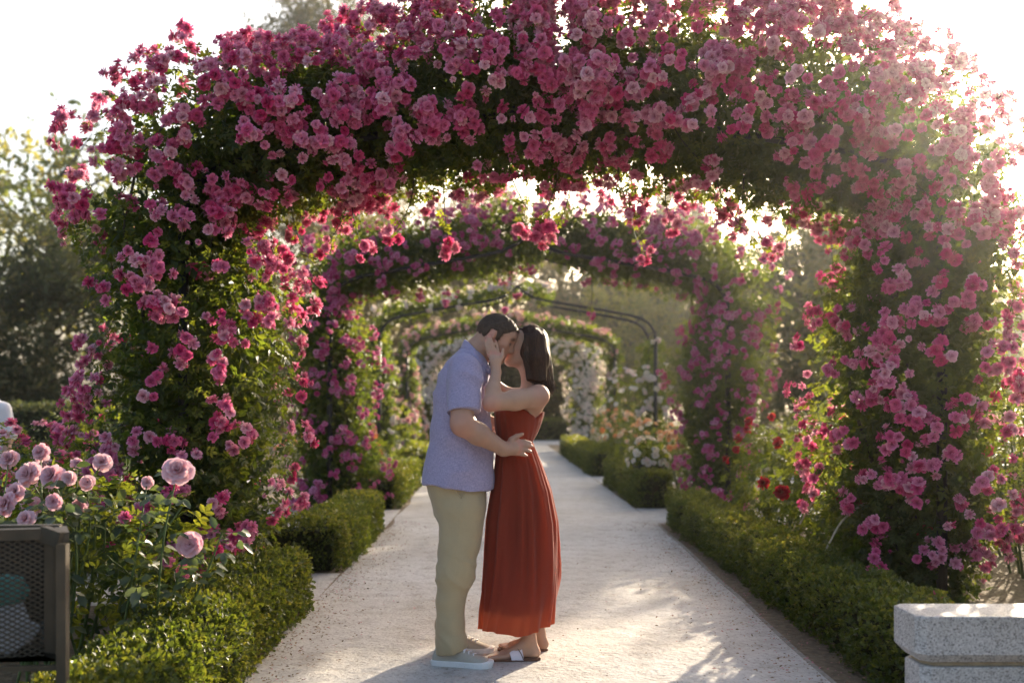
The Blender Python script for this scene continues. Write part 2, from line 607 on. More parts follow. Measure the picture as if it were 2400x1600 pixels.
# ------------------------------------------------------------------ ground and walk
def mat_ground():
    m, nt, out = nodes_of("soil_and_grass")
    tc = N(nt, "ShaderNodeTexCoord"); n1 = N(nt, "ShaderNodeTexNoise"); n2 = N(nt, "ShaderNodeTexNoise")
    n1.inputs["Scale"].default_value = .35; n1.inputs["Detail"].default_value = 8
    n2.inputs["Scale"].default_value = 22; n2.inputs["Detail"].default_value = 8
    nt.links.new(tc.outputs["Object"], n1.inputs[0]); nt.links.new(tc.outputs["Object"], n2.inputs[0])
    a = ramp(nt, [(.35, (.17, .13, .09)), (.6, (.25, .195, .13)), (.75, (.14, .14, .06))], n1.outputs[0])
    b = ramp(nt, [(.3, (.55, .5, .45)), (.7, (1.25, 1.2, 1.1))], n2.outputs[0])
    mx = N(nt, "ShaderNodeMix", data_type='RGBA', blend_type='MULTIPLY'); mx.inputs[0].default_value = 1
    nt.links.new(a, mx.inputs[6]); nt.links.new(b, mx.inputs[7])
    pr = N(nt, "ShaderNodeBsdfPrincipled"); pr.inputs["Roughness"].default_value = .95
    nt.links.new(mx.outputs[2], pr.inputs["Base Color"])
    bp, _ = bump_of(nt, 30, .8, .03, 6)
    nt.links.new(bp, pr.inputs["Normal"]); nt.links.new(pr.outputs[0], out.inputs[0])
    return m


def mat_path():
    m, nt, out = nodes_of("compacted_sand")
    tc = N(nt, "ShaderNodeTexCoord")
    def nz(s, d=6, st=(1, 1, 1)):
        mp = N(nt, "ShaderNodeMapping"); mp.inputs["Scale"].default_value = st
        n = N(nt, "ShaderNodeTexNoise"); n.inputs["Scale"].default_value = s; n.inputs["Detail"].default_value = d; n.inputs["Roughness"].default_value = .65
        nt.links.new(tc.outputs["Object"], mp.inputs[0]); nt.links.new(mp.outputs[0], n.inputs[0]); return n.outputs[0]
    big, mid, fine = nz(.9, 5), nz(7, 6), nz(62, 5, (1, .8, 1))
    c = ramp(nt, [(.3, (.43, .39, .345)), (.5, (.50, .47, .435)), (.72, (.56, .535, .51))], big)
    c2 = ramp(nt, [(.3, (.76, .73, .7)), (.5, (1.0, 1.0, 1.0)), (.8, (1.06, 1.05, 1.04))], mid)
    c3 = ramp(nt, [(.32, (.45, .41, .38)), (.40, (.90, .89, .88)), (.5, (.98, .98, .98)), (.68, (1.07, 1.07, 1.07))], fine)
    mx = N(nt, "ShaderNodeMix", data_type='RGBA', blend_type='MULTIPLY'); mx.inputs[0].default_value = 1
    mx2 = N(nt, "ShaderNodeMix", data_type='RGBA', blend_type='MULTIPLY'); mx2.inputs[0].default_value = 1.0
    nt.links.new(c, mx.inputs[6]); nt.links.new(c2, mx.inputs[7])
    nt.links.new(mx.outputs[2], mx2.inputs[6]); nt.links.new(c3, mx2.inputs[7])
    pr = N(nt, "ShaderNodeBsdfPrincipled"); pr.inputs["Roughness"].default_value = .9; pr.inputs["Specular IOR Level"].default_value = .25
    nt.links.new(mx2.outputs[2], pr.inputs["Base Color"])
    mp2, _ = bump_of(nt, 34, .55, .012, 8)
    b2 = N(nt, "ShaderNodeBump"); b2.inputs["Strength"].default_value = .5; b2.inputs["Distance"].default_value = .03
    nt.links.new(mid, b2.inputs["Height"]); nt.links.new(mp2, b2.inputs["Normal"])
    nt.links.new(b2.outputs[0], pr.inputs["Normal"]); nt.links.new(pr.outputs[0], out.inputs[0])
    return m


g = MB()
g.add([[-250, -60, 0], [250, -60, 0], [250, 500, 0], [-250, 500, 0]], [[0, 1, 2, 3]])
tag(g.build("ground", mat_ground()), kind="structure")

M['path'] = mat_path()
# the walk: a strip with slightly wandering edges, and the cross walks that open off it
ys = np.linspace(-4, 33, 186)
right_edge = np.interp(ys, [-4, 2, 4.7, 10.8, 11, 12.6, 33], [1.57, 1.57, 1.58, 1.80, 1.84, 1.80, 1.82]) + .010 * vnoise(np.stack([ys, ys * 0, ys * 0], 1), 1.5)
left_edge = np.interp(ys, [-4, 6.4, 7.8, 10.5, 33], [-1.16, -1.20, -1.14, -1.10, -1.16]) + .035 * vnoise(np.stack([ys, ys * 0, ys * 0], 1), 1.3, 3)
nx = 40
u = np.linspace(0, 1, nx)
PX = left_edge[:, None] * (1 - u) + right_edge[:, None] * u
PY = np.repeat(ys[:, None], nx, 1)
PZ = .008 + .006 * vnoise(np.stack([PX, PY, PX * 0], -1), 1.1) * np.minimum(1, np.minimum(u, 1 - u) * 8)
Vp = np.stack([PX, PY, PZ], -1).reshape(-1, 3)
ii = (np.arange(len(ys) - 1)[:, None] * nx + np.arange(nx - 1)).ravel()
tag(obj_np("path", Vp, [np.stack([ii, ii + 1, ii + nx + 1, ii + nx], 1)], M['path'], None, True), kind="structure")
for (x0, x1, y0, y1) in ((-9, -1.17, 6.45, 7.7), (-9, -1.13, 10.55, 12.4), (1.82, 9, 10.95, 12.55), (-9, -1.17, 16.6, 18.2), (1.83, 9, 16.6, 18.2), (-10, 11, 33, 37)):
    g = MB(); g.add([[x0, y0, .004], [x1, y0, .004], [x1, y1, .004], [x0, y1, .004]], [[0, 1, 2, 3]])
    tag(g.build("cross_path", M['path']), kind="structure")
# low stone edging along the right of the walk
M['edging'] = plain('edging_stone', (.30, .27, .23), .9, .2, vary=.25, vscale=25, bump=(60, .4, .004))
g = MB()
yk = np.linspace(2.2, 10.8, 60)
xk = np.interp(yk, ys, right_edge) + .012
prof = np.array([[-.012, 0], [-.012, .013], [.012, .014], [.012, 0]])
V = np.stack([xk[:, None] + prof[None, :, 0], np.repeat(yk[:, None], 4, 1), np.repeat(prof[None, :, 1], 60, 0) + .004 * vnoise(np.stack([xk, yk, yk * 0], 1), 4)[:, None]], -1)
Q = [[i * 4 + j, i * 4 + j + 1, i * 4 + 5 + j, i * 4 + 4 + j] for i in range(59) for j in range(3)]
g.add(V.reshape(-1, 3), Q)
tag(g.build("kerb", M['edging']), kind="structure")


# ------------------------------------------------------------------ box hedges
SPRIGS = [tmpl_sprig(4, s, .36) for s in (1, 2, 3, 4)]


def hedge(x0, x1, y0, y1, h, label, dens, size, bend=None, seed=0, mat='box_leaf', lumps=.05):
    r = np.random.default_rng(100 + seed)
    root = thing("box_hedge", label, "hedge", ((x0 + x1) / 2, (y0 + y1) / 2, 0), "clipped box hedges edging the beds")
    wx, wy = x1 - x0, y1 - y0
    areas = np.array([wx * wy, wx * h, wx * h, wy * h, wy * h])
    n = int(areas.sum() * dens)
    f = r.choice(5, n, p=areas / areas.sum())
    a, b = r.random(n), r.random(n)
    X = np.where(f <= 2, x0 + a * wx, np.where(f == 3, x0, x1))
    Y = np.where(f == 0, y0 + b * wy, np.where(f == 1, y0, np.where(f == 2, y1, y0 + a * wy)))
    Zz = np.where(f == 0, h, b * h)
    Nn = np.zeros((n, 3))
    Nn[f == 0, 2] = 1; Nn[f == 1, 1] = -1; Nn[f == 2, 1] = 1; Nn[f == 3, 0] = -1; Nn[f == 4, 0] = 1
    P = np.stack([X, Y, Zz], 1)
    # round the edges over
    c = np.array([(x0 + x1) / 2, (y0 + y1) / 2, h * .5]); hs = np.array([wx / 2, wy / 2, h * .5])
    q = np.clip((P - c) / hs, -1, 1)
    rr = min(.11, min(wx, wy) * .3, h * .3)
    core = c + np.sign(P - c) * np.minimum(np.abs(P - c), np.maximum(hs - rr, 0))
    core[:, 2] = np.where(P[:, 2] < h * .5, P[:, 2], core[:, 2])
    dirn = P - core
    L = np.linalg.norm(dirn, axis=1, keepdims=True)
    P = core + dirn / np.maximum(L, 1e-6) * np.minimum(L, rr)
    Nn = nrm(Nn * .4 + dirn / max(rr, 1e-6))
    lump = vnoise(P, 3.2, seed) * .6 + vnoise(P, 8, seed + 5) * .4
    P = P + Nn * (lump * lumps)[:, None] - Nn * (r.random(n) ** 2 * .07)[:, None]
    P[:, 2] = np.maximum(P[:, 2], .015)
    if bend is not None:
        P[:, 0] += np.interp(P[:, 1], bend[0], bend[1])
    Yd = nrm(Nn + .55 * r.normal(size=(n, 3)) + np.array([0, 0, .45]))
    # paler towards the top, darker green lower down, varied at random
    rn = np.clip(.30 + .35 * vnoise(P, 2.2, seed + 9) + .25 * r.normal(size=n) + .25 * (P[:, 2] / h - .5), 0, 1)
    S = size * (.7 + .6 * r.random(n))
    w = r.integers(len(SPRIGS), size=n)
    V, Q, T, A = join([scatter(SPRIGS[k], P[w == k], Yd[w == k], sphere_dirs((w == k).sum(), r), S[w == k], rn[w == k], r) for k in range(len(SPRIGS))])
    tag(obj_np("foliage", V, [Q, T], M[mat], root, False, A), kind="stuff")
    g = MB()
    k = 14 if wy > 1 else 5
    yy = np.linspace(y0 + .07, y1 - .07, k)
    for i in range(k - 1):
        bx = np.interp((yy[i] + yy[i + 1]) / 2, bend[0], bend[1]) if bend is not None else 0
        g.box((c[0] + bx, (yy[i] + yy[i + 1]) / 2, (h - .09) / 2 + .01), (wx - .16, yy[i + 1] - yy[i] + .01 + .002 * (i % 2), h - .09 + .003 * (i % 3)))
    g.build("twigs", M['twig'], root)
    return root


hedge(-1.60, -1.17, 2.7, 6.42, .37, "clipped box hedge beside the wire litter bin, near the couple", 2300, .042, seed=1)
hedge(-3.6, -1.17, 7.72, 8.12, .40, "box hedge turned across the bed at the foot of the magenta arch", 1500, .045, seed=2)
hedge(-1.56, -1.13, 8.14, 10.5, .40, "box hedge running away behind the man, before the second arch", 1500, .045, seed=3)
hedge(-1.62, -1.17, 12.45, 16.5, .42, "box hedge under the coral roses, just behind the man's shirt", 800, .06, seed=4)
hedge(1.79, 2.21, 3.80, 10.85, .36, "long box hedge from the granite planter along the kerb", 1800, .043,
      bend=([3.7, 5.5, 8, 10.8], [.0, .0, .06, .10]), seed=5, lumps=.075)
hedge(1.86, 2.3, 12.6, 16.5, .45, "box hedge beside the white flower urn, under the peach roses", 800, .06, seed=6)
hedge(1.86, 2.35, 18.3, 26.5, .45, "far box hedge past the third arch, at the end of the walk", 450, .08, seed=7)
hedge(-1.65, -1.17, 18.3, 26.5, .45, "far box hedge hidden mostly behind the man's waist", 400, .08, seed=8)
hedge(-4, 6.0, 37, 37.8, .75, "dark hedge closing the far end of the walk", 250, .12, seed=9)
hedge(-14, -6.6, 19, 20, 1.26, "tall dark clipped hedge behind the stranger in white", 160, .13, seed=10, mat='pine_leaf')


# ------------------------------------------------------------------ arches and the roses on them
AX = .45
HALF = [(2.40, 0), (2.40, 1.25), (2.40, 2.42), (2.365, 2.60), (2.24, 2.76), (2.02, 2.85), (1.4, 2.97), (.8, 3.07), (.36, 3.15), (.13, 3.26), (0, 3.38)]
ARCH_D = [6.3, 12.0, 17.3, 23.0, 29.0]


def half_profile(n=40):
    return catmull(HALF, n)


def garden_arch(d, label, skip=()):
    root = thing("garden_arch", label, "arch", (AX, d + .4, 0), "black iron arches spanning the walk")
    hp = half_profile(60)
    top = hp[hp[:, 1] > 2.38]
    for dy in (0, .8):
        for s in (-1, 1):
            g = MB(); g.tube([(AX + s * 2.4, d + dy, -.05), (AX + s * 2.4, d + dy, 1.2), (AX + s * 2.4, d + dy, 2.41)], .034, 8)
            g.lathe([(.055, 0), (.055, .05), (.04, .07), (.034, .075)], (AX + s * 2.4, d + dy, 0), 10)
            g.build("post", M['iron'], root, True)
        pts = np.concatenate([np.stack([AX - top[:, 0], np.full(len(top), d + dy), top[:, 1]], 1), np.stack([AX + top[::-1, 0], np.full(len(top), d + dy), top[::-1, 1]], 1)[1:]])
        g = MB(); g.tube(pts, .024, 7); g.build("hoop", M['iron'], root, True)
    for s in (-1, 1):
        for z in (.55, 1.15, 1.75, 2.35):
            g = MB(); g.tube([(AX + s * 2.4, d + .02, z), (AX + s * 2.4, d + .4, z), (AX + s * 2.4, d + .78, z)], .012, 6); g.build("crossbar", M['iron'], root, True)
    for k in np.linspace(4, len(pts) - 5, 9).astype(int):
        p = pts[k]
        g = MB(); g.tube([(p[0], d + .02, p[2]), (p[0], d + .4, p[2]), (p[0], d + .78, p[2])], .012, 6); g.build("crossbar", M['iron'], root, True)
    return root


garden_arch(ARCH_D[0], "nearest garden arch, its black posts buried in deep pink roses")
garden_arch(ARCH_D[1], "second garden arch from the front, under violet pink roses")
garden_arch(ARCH_D[2], "third garden arch, largely bare black hoops with a pointed top")
garden_arch(ARCH_D[3], "fourth garden arch, thin one behind the man's head")
garden_arch(ARCH_D[4], "farthest garden arch, buried in creamy white roses")


def climber(d, side, label, mat, leaf, n_leaf, rn, rb, bloom_s, n_clusters, per, spread, bs, n_parts, kind='big', low=BLOOMS_LOW,
            lift=.08, front=.72, s_range=(0, .52), seed=0, droop=0, shoots=0, leafmat='rose_leaf', cane=True, topbias=1.0, lump=.30, leafn=None, fill=2.2, inner=1.0):
    """a climbing rose on one half of an arch. rn, rb: (s, radius) tables in the arch's plane and along the walk"""
    r = np.random.default_rng(500 + seed)
    hp = catmull(HALF[:8] + [(.40, 3.17), (0, 3.24)], 120)      # the plant rides over the pointed top in one sweep
    seg = np.concatenate([[0], np.cumsum(np.linalg.norm(np.diff(hp, axis=0), axis=1))])
    sN = seg / seg[-1] * .5
    base = (AX + side * 2.4, d + .4, 0)
    root = thing("climbing_rose", label, "climbing rose", base, "roses trained over the arches")
    tan = nrm(np.gradient(hp, axis=0))

    def centre(s):
        s2 = np.where(s > .5, 1 - s, s)
        x = np.interp(s2, sN, hp[:, 0]) * np.where(s > .5, -1, 1); z = np.interp(s2, sN, hp[:, 1])
        tx, tz = np.interp(s2, sN, tan[:, 0]), np.interp(s2, sN, tan[:, 1])
        nx_, nz_ = tz * np.where(s > .5, -1, 1), -tx
        n_ = nrm(np.stack([side * nx_, nx_ * 0, nz_], 1))
        c = np.stack([AX + side * x, np.full(len(s), d + .4), z], 1)
        return c + n_ * (lift * np.clip((s2 - .20) / .06, 0, 1))[:, None], n_

    def shell(s, a, rho):
        c, n_ = centre(s)
        b_ = np.array([0, -1.0, 0])
        o = np.cos(a)[:, None] * n_ + np.sin(a)[:, None] * b_
        Rn, Rb = np.interp(s, *rn), np.interp(s, *rb)
        Rn = Rn * np.where(np.cos(a) < 0, 1 - (1 - inner) * np.clip((s - .2) / .06, 0, 1), 1)
        P = c + rho[:, None] * (np.cos(a) * Rn)[:, None] * n_ + rho[:, None] * (np.sin(a) * Rb)[:, None] * b_
        l = 1 + lump * (vnoise(P, 1.7, seed) + .5 * vnoise(P, 4.2, seed + 3))
        P = c + (P - c) * l[:, None]
        P[:, 2] = np.maximum(P[:, 2], .03)
        return P, o

    def pick_s(n, w=None):
        g_ = np.linspace(*s_range, 300)
        W = np.interp(g_, *rn) ** .9
        if w is not None: W = W * np.interp(g_, *w)
        W = np.cumsum(W) / W.sum()
        return np.interp(r.random(n), np.concatenate([[0], W]), np.concatenate([[s_range[0]], g_]))

    # leaves
    s = pick_s(n_leaf, leafn)
    a = r.random(n_leaf) * 2 * PI
    rho = 1.02 - .72 * r.random(n_leaf) ** 1.6
    P, o = shell(s, a, rho)
    Yd = nrm(o * .7 + .7 * r.normal(size=(n_leaf, 3)) + np.array([0, 0, -.35]))
    Zd = nrm(o * .9 + np.array([0, 0, .7]) + .55 * r.normal(size=(n_leaf, 3)))
    rn_ = np.clip(.42 + .3 * vnoise(P, 1.3, seed + 7) + .22 * r.normal(size=n_leaf), 0, 1)
    parts = [scatter(PINNATE if d < 9 else PINNATE_FAR, P, Yd, Zd, leaf * (.7 + .6 * r.random(n_leaf)), rn_, r)]
    nf_ = int(n_leaf * fill)
    s = pick_s(nf_, leafn); a = r.random(nf_) * 2 * PI
    P, o = shell(s, a, .80 * r.random(nf_) ** .45)
    parts.append(scatter(DIAMOND, P, sphere_dirs(nf_, r), sphere_dirs(nf_, r), leaf * (.7 + .5 * r.random(nf_)), .45 * r.random(nf_), r))  # inner filler leaves, tinted darker to paint shade inside the plant
    # bloom clusters
    s = pick_s(n_clusters, bloom_s)
    sin_front = r.random(n_clusters) < front
    a = np.where(sin_front, np.clip(r.normal(size=n_clusters) * .8 + PI / 2 + .32 - .77 * np.clip((s - .22) / .1, 0, 1) * topbias, -.4, 3.6), r.random(n_clusters) * 2 * PI)
    Pc, oc = shell(s, a, .98 + .16 * r.random(n_clusters))
    cnt = r.integers(per[0], per[1] + 1, n_clusters)
    Bp = np.repeat(Pc, cnt, 0); Bo = np.repeat(oc, cnt, 0); Bs = np.repeat(s, cnt)
    nb = len(Bp)
    jd = nrm(r.normal(size=(nb, 3)) + Bo * .9)                 # pressed together into domes
    jit = jd * spread * (.55 + .55 * np.repeat(np.sqrt(cnt / per[1]), cnt))[:, None] * (.75 + .4 * r.random(nb))[:, None]
    Bp = Bp + jit
    Bu = nrm(Bo * .5 + jd * .8 + .22 * r.normal(size=(nb, 3)) + np.array([0, 0, .12]))
    Bsz = (bs[0] + (bs[1] - bs[0]) * r.random(nb) ** .8) * np.where(r.random(nb) < .14, .5, 1)
    # hanging shoots under the arch and upright ones above it
    canes = MB()
    hs, hb, hu, hz = [], [], [], []
    for k in range(droop + shoots):
        hang = k < droop
        s1 = np.array([r.uniform(.24, min(.5, s_range[1]))]) if hang else np.array([r.uniform(.2, min(.49, s_range[1]))])
        a1 = np.array([PI + r.normal() * .5]) if hang else np.array([r.normal() * .6 + .2])
        p0, o0 = shell(s1, a1, np.array([.85]))
        p0, o0 = p0[0], o0[0]
        Lk = r.uniform(.25, .62) if hang else r.uniform(.18, .42)
        t = np.linspace(0, 1, 9)
        side_d = np.array([r.normal() * .35, r.normal() * .3 - .05, 0])
        v = np.array([0, 0, -1.0]) if hang else nrm(np.array([side * .2 + r.normal() * .3, r.normal() * .2, 1.0]))
        pts = p0 + (o0 * .25 * t[:, None] * (1 - t[:, None]) + v * t[:, None] + side_d * t[:, None] ** 2) * Lk
        canes.tube(pts, np.linspace(.005, .002, 9), 4, False)
        nl = 13 if hang else 7
        tt = r.random(nl) * .95 + .05
        lp = np.stack([np.interp(tt, t, pts[:, q]) for q in range(3)], 1)
        hs.append((lp, nrm(r.normal(size=(nl, 3)) + v * .6), nrm(r.normal(size=(nl, 3)) + [0, 0, .6])))
        nb2 = int(r.integers(4, 9))
        cl = pts[-1] + nrm(r.normal(size=(nb2, 3))) * spread * .62
        hb.append(cl); hu.append(nrm(cl - pts[-1] + v * .05 + np.array([0, -.05, .0]))); hz.append(bs[0] + (bs[1] - bs[0]) * r.random(nb2))
    if hs:
        P2 = np.concatenate([x[0] for x in hs]); Y2 = np.concatenate([x[1] for x in hs]); Z2 = np.concatenate([x[2] for x in hs])
        parts.append(scatter(PINNATE if d < 9 else PINNATE_FAR, P2, Y2, Z2, leaf * (.6 + .5 * r.random(len(P2))), np.clip(.75 + .2 * r.normal(size=len(P2)), 0, 1), r))
        Bp = np.concatenate([Bp] + hb); Bu = np.concatenate([Bu] + hu); Bsz = np.concatenate([Bsz] + hz)
    V, Q, T, A = join(parts)
    tag(obj_np("foliage", V, [Q, T], M[leafmat], root, False, A), kind="stuff")
    plant_blooms(root, mat, Bp, Bu, Bsz, n_parts, kind, low, r)
    # canes climbing the posts
    for k in range(7 if cane else 3):
        s_ = np.linspace(0, s_range[1] * r.uniform(.6, 1), 26)
        a_ = np.linspace(r.random() * 6.3, r.random() * 6.3, 26)
        rr_ = .25 + .3 * r.random() + .15 * np.sin(np.linspace(0, 9, 26) + r.random() * 6)
        c_, n_ = centre(s_)
        pts = c_ + n_ * (np.cos(a_) * rr_ * np.interp(s_, *rn))[:, None] + np.array([0, -1., 0]) * (np.sin(a_) * rr_ * np.interp(s_, *rb))[:, None]
        pts[0, 2] = -.02
        canes.tube(pts, np.linspace(.014, .005, 26), 5, False)
    tag(canes.build("cane", M['cane'], root, True))
    return root


# nearest arch: deep pink, very full
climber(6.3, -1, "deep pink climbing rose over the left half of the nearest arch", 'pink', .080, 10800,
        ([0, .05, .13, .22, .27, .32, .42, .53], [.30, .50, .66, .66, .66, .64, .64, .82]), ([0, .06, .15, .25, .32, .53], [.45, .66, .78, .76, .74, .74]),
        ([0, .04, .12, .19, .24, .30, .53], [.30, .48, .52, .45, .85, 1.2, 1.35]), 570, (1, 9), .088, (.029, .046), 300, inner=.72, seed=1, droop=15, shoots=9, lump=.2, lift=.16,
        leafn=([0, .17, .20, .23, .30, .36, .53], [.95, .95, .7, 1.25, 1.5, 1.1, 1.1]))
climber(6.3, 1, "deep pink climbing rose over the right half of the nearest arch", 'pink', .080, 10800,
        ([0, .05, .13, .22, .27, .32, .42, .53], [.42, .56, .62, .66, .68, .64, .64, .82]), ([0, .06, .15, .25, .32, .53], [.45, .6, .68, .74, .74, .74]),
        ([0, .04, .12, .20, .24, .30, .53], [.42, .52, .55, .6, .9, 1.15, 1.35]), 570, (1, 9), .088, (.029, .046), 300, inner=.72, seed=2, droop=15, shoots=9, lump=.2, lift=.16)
# second arch: smaller violet pink blooms
climber(12.0, -1, "violet pink climbing rose on the second arch, left of the couple", 'violet', .085, 7200,
        ([0, .08, .2, .27, .34, .44, .5, .53], [.50, .56, .56, .54, .50, .48, .44, .36]), ([0, .2, .3, .53], [.55, .64, .62, .56]),
        ([0, .25, .53], [.8, 1.2, 1.2]), 290, (3, 9), .06, (.024, .038), 280, 'small', SMALL_LOW, seed=3, droop=3, shoots=2, lift=.2, inner=.9)
climber(12.0, 1, "violet pink climbing rose on the second arch, beyond the woman's back", 'violet', .085, 7200,
        ([0, .08, .2, .27, .34, .42, .46, .5], [.40, .46, .56, .58, .56, .52, .46, .2]), ([0, .2, .3, .53], [.52, .64, .62, .56]),
        ([0, .25, .45, .53], [1, 1.3, 1.2, .4]), 330, (3, 9), .06, (.024, .038), 290, 'small', SMALL_LOW, seed=4, droop=3, shoots=2, lift=.24, inner=.9, s_range=(0, .475))
# third arch: thin, white
climber(17.3, -1, "sparse white climbing rose along the third arch's left half", 'white', .10, 1500,
        ([0, .1, .22, .3, .4, .53], [.22, .26, .24, .16, .15, .14]), ([0, .2, .53], [.3, .35, .4]),
        ([0, .25, .33, .53], [.5, .3, 1.3, 1.6]), 78, (2, 6), .06, (.032, .048), 130, seed=5, lift=.12, s_range=(0, .56), lump=.4, topbias=1.5)
climber(17.3, 1, "white climbing rose halfway up the third arch's right post", 'white', .10, 520,
        ([0, .05, .16, .2, .28, .4], [.12, .2, .30, .22, .10, .05]), ([0, .2, .53], [.3, .35, .3]),
        ([0, .08, .12, .18, .21, .3], [.2, .8, 1.6, 1.4, .2, 0]), 26, (2, 6), .06, (.034, .05), 100, seed=6, s_range=(0, .24), lump=.5, cane=False)
# fourth arch: blush pink and thin
climber(23.0, -1, "blush pink climbing rose along the fourth arch, left of the man's head", 'blush', .12, 1700,
        ([0, .1, .25, .35, .53], [.35, .32, .22, .18, .18]), ([0, .53], [.45, .45]),
        ([0, .25, .53], [1, .8, 1.3]), 110, (2, 6), .07, (.034, .05), 60, seed=7, lift=.1, low=SMALL_LOW)
climber(23.0, 1, "blush pink climbing rose along the fourth arch, above the woman's head", 'blush', .12, 1300,
        ([0, .1, .25, .35, .53], [.16, .14, .16, .18, .18]), ([0, .53], [.4, .45]),
        ([0, .25, .33, .53], [.3, .3, .9, 1.3]), 60, (2, 6), .07, (.034, .05), 40, seed=8, lift=.1, low=SMALL_LOW)
# fifth arch: thick creamy white
climber(29.0, -1, "thick creamy white rose on the farthest arch, behind the man's shoulders", 'white', .14, 1800,
        ([0, .2, .3, .53], [.55, .5, .4, .35]), ([0, .53], [.5, .5]),
        ([0, .2, .53], [.6, 1, 1.2]), 420, (2, 6), .08, (.036, .055), 60, seed=9, low=SMALL_LOW)
climber(29.0, 1, "thick creamy white rose on the farthest arch, behind the woman's hair", 'white', .14, 1800,
        ([0, .2, .3, .53], [.6, .55, .45, .35]), ([0, .53], [.5, .5]),
        ([0, .2, .53], [.7, 1, 1.2]), 480, (2, 6), .08, (.036, .055), 60, seed=10, low=SMALL_LOW)


# ------------------------------------------------------------------ rose bushes in the beds
def rose_bush(x, y, rx, ry, h, label, mat, n_leaf, leaf, n_bloom, bs, kind='big', seed=0, n_stem=9, group=None, leafmat='rose_leaf', z0=.12, tops=True):
    n_leaf = int(n_leaf * 1.35)
    r = np.random.default_rng(900 + seed)
    root = thing("rose_bush", label, "rose bush", (x, y, 0), group)
    stems = MB()
    tips = []
    for k in range(n_stem):
        a = r.random() * 2 * PI; q = math.sqrt(r.random()) * .85
        top = np.array([x + math.cos(a) * q * rx, y + math.sin(a) * q * ry, h * r.uniform(.72, 1.0)])
        b = np.array([x + math.cos(a) * q * rx * .3, y + math.sin(a) * q * ry * .3, -.02])
        m = (b + top) / 2 + r.normal(size=3) * .06
        pts = catmull([b, m, top], 10)
        stems.tube(pts, np.linspace(.012, .004, 10), 5, False)
        tips.append(top)
    stems.build("stem", M['green_cane'], root, True)
    d = sphere_dirs(n_leaf, r)
    q = (.35 + .65 * r.random(n_leaf) ** .5)[:, None]
    P = np.array([x, y, z0 + (h - z0) / 2]) + d * q * np.array([rx, ry, (h - z0) / 2 * 1.02])
    P = P + .25 * np.array([rx, ry, .12]) * np.stack([vnoise(P, 3, seed), vnoise(P, 3, seed + 1), vnoise(P, 3, seed + 2)], 1)
    Yd = nrm(d * .6 + .7 * r.normal(size=(n_leaf, 3)) + np.array([0, 0, -.2]))
    Zd = nrm(d * .6 + np.array([0, 0, .9]) + .5 * r.normal(size=(n_leaf, 3)))
    V, Q, T, A = scatter(PINNATE if y < 5.2 else PINNATE_FAR, P, Yd, Zd, leaf * (.7 + .6 * r.random(n_leaf)), np.clip(.5 + .25 * r.normal(size=n_leaf), 0, 1), r)
    tag(obj_np("foliage", V, [Q, T], M[leafmat], root, False, A), kind="stuff")
    if n_bloom:
        d = sphere_dirs(n_bloom, r); d[:, 2] = np.abs(d[:, 2]) * .9 + .15; d[:, 1] -= .25; d = nrm(d)
        P = np.array([x, y, z0 + (h - z0) / 2]) + d * np.array([rx, ry, (h - z0) / 2]) * (1.0 + .12 * r.random(n_bloom))[:, None]
        plant_blooms(root, mat, P, nrm(d + .3 * r.normal(size=(n_bloom, 3)) + np.array([0, -.15, .3])), bs[0] + (bs[1] - bs[0]) * r.random(n_bloom), 300, kind, rng=r)
    return root


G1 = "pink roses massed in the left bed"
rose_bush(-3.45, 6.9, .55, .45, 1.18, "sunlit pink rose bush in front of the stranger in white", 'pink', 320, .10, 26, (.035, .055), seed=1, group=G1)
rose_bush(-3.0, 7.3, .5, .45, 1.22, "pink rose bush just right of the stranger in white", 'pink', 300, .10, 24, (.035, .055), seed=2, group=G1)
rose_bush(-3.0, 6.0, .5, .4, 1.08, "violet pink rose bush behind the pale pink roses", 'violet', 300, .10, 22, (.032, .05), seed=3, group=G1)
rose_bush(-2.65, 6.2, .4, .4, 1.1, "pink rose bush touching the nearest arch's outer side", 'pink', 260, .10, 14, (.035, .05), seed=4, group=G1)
G2 = "red rose bushes behind the long hedge"
rose_bush(2.75, 8.2, .5, .5, .95, "red rose bush with the largest dark blooms, behind the long hedge", 'red', 420, .11, 9, (.05, .065), seed=5, group=G2)
rose_bush(3.15, 9.2, .6, .6, 1.15, "sunlit red rose bush beside the second arch's right post", 'red', 480, .11, 12, (.045, .06), seed=6, group=G2)
rose_bush(2.72, 7.0, .4, .5, .78, "low red rose bush nearest the granite planter's side", 'red', 360, .10, 8, (.045, .06), seed=7, group=G2)
rose_bush(3.25, 7.9, .5, .5, 1.25, "sunlit pink rose bush between the red bushes", 'pink', 620, .10, 18, (.03, .045), seed=44, leafmat='rose_leaf', z0=.05)
rose_bush(3.55, 9.3, .7, .6, 1.45, "tall backlit rose bush under the gap between two right legs", 'pink', 760, .11, 22, (.03, .045), seed=45, z0=.05)
rose_bush(2.85, 10.1, .45, .5, 1.15, "backlit rose bush at the end of the long hedge", 'red', 620, .11, 10, (.045, .06), seed=46, z0=.05)
rose_bush(3.9, 10.6, .8, .7, 1.35, "blush rose bush glowing in sun behind the red roses", 'blush', 480, .12, 20, (.04, .055), seed=8)
rose_bush(4.9, 13.5, 1.0, .9, 1.5, "large pale leafed bush beyond the cross walk", 'blush', 600, .13, 20, (.04, .06), seed=9)
G3 = "peach and cream roses beside the far walk"
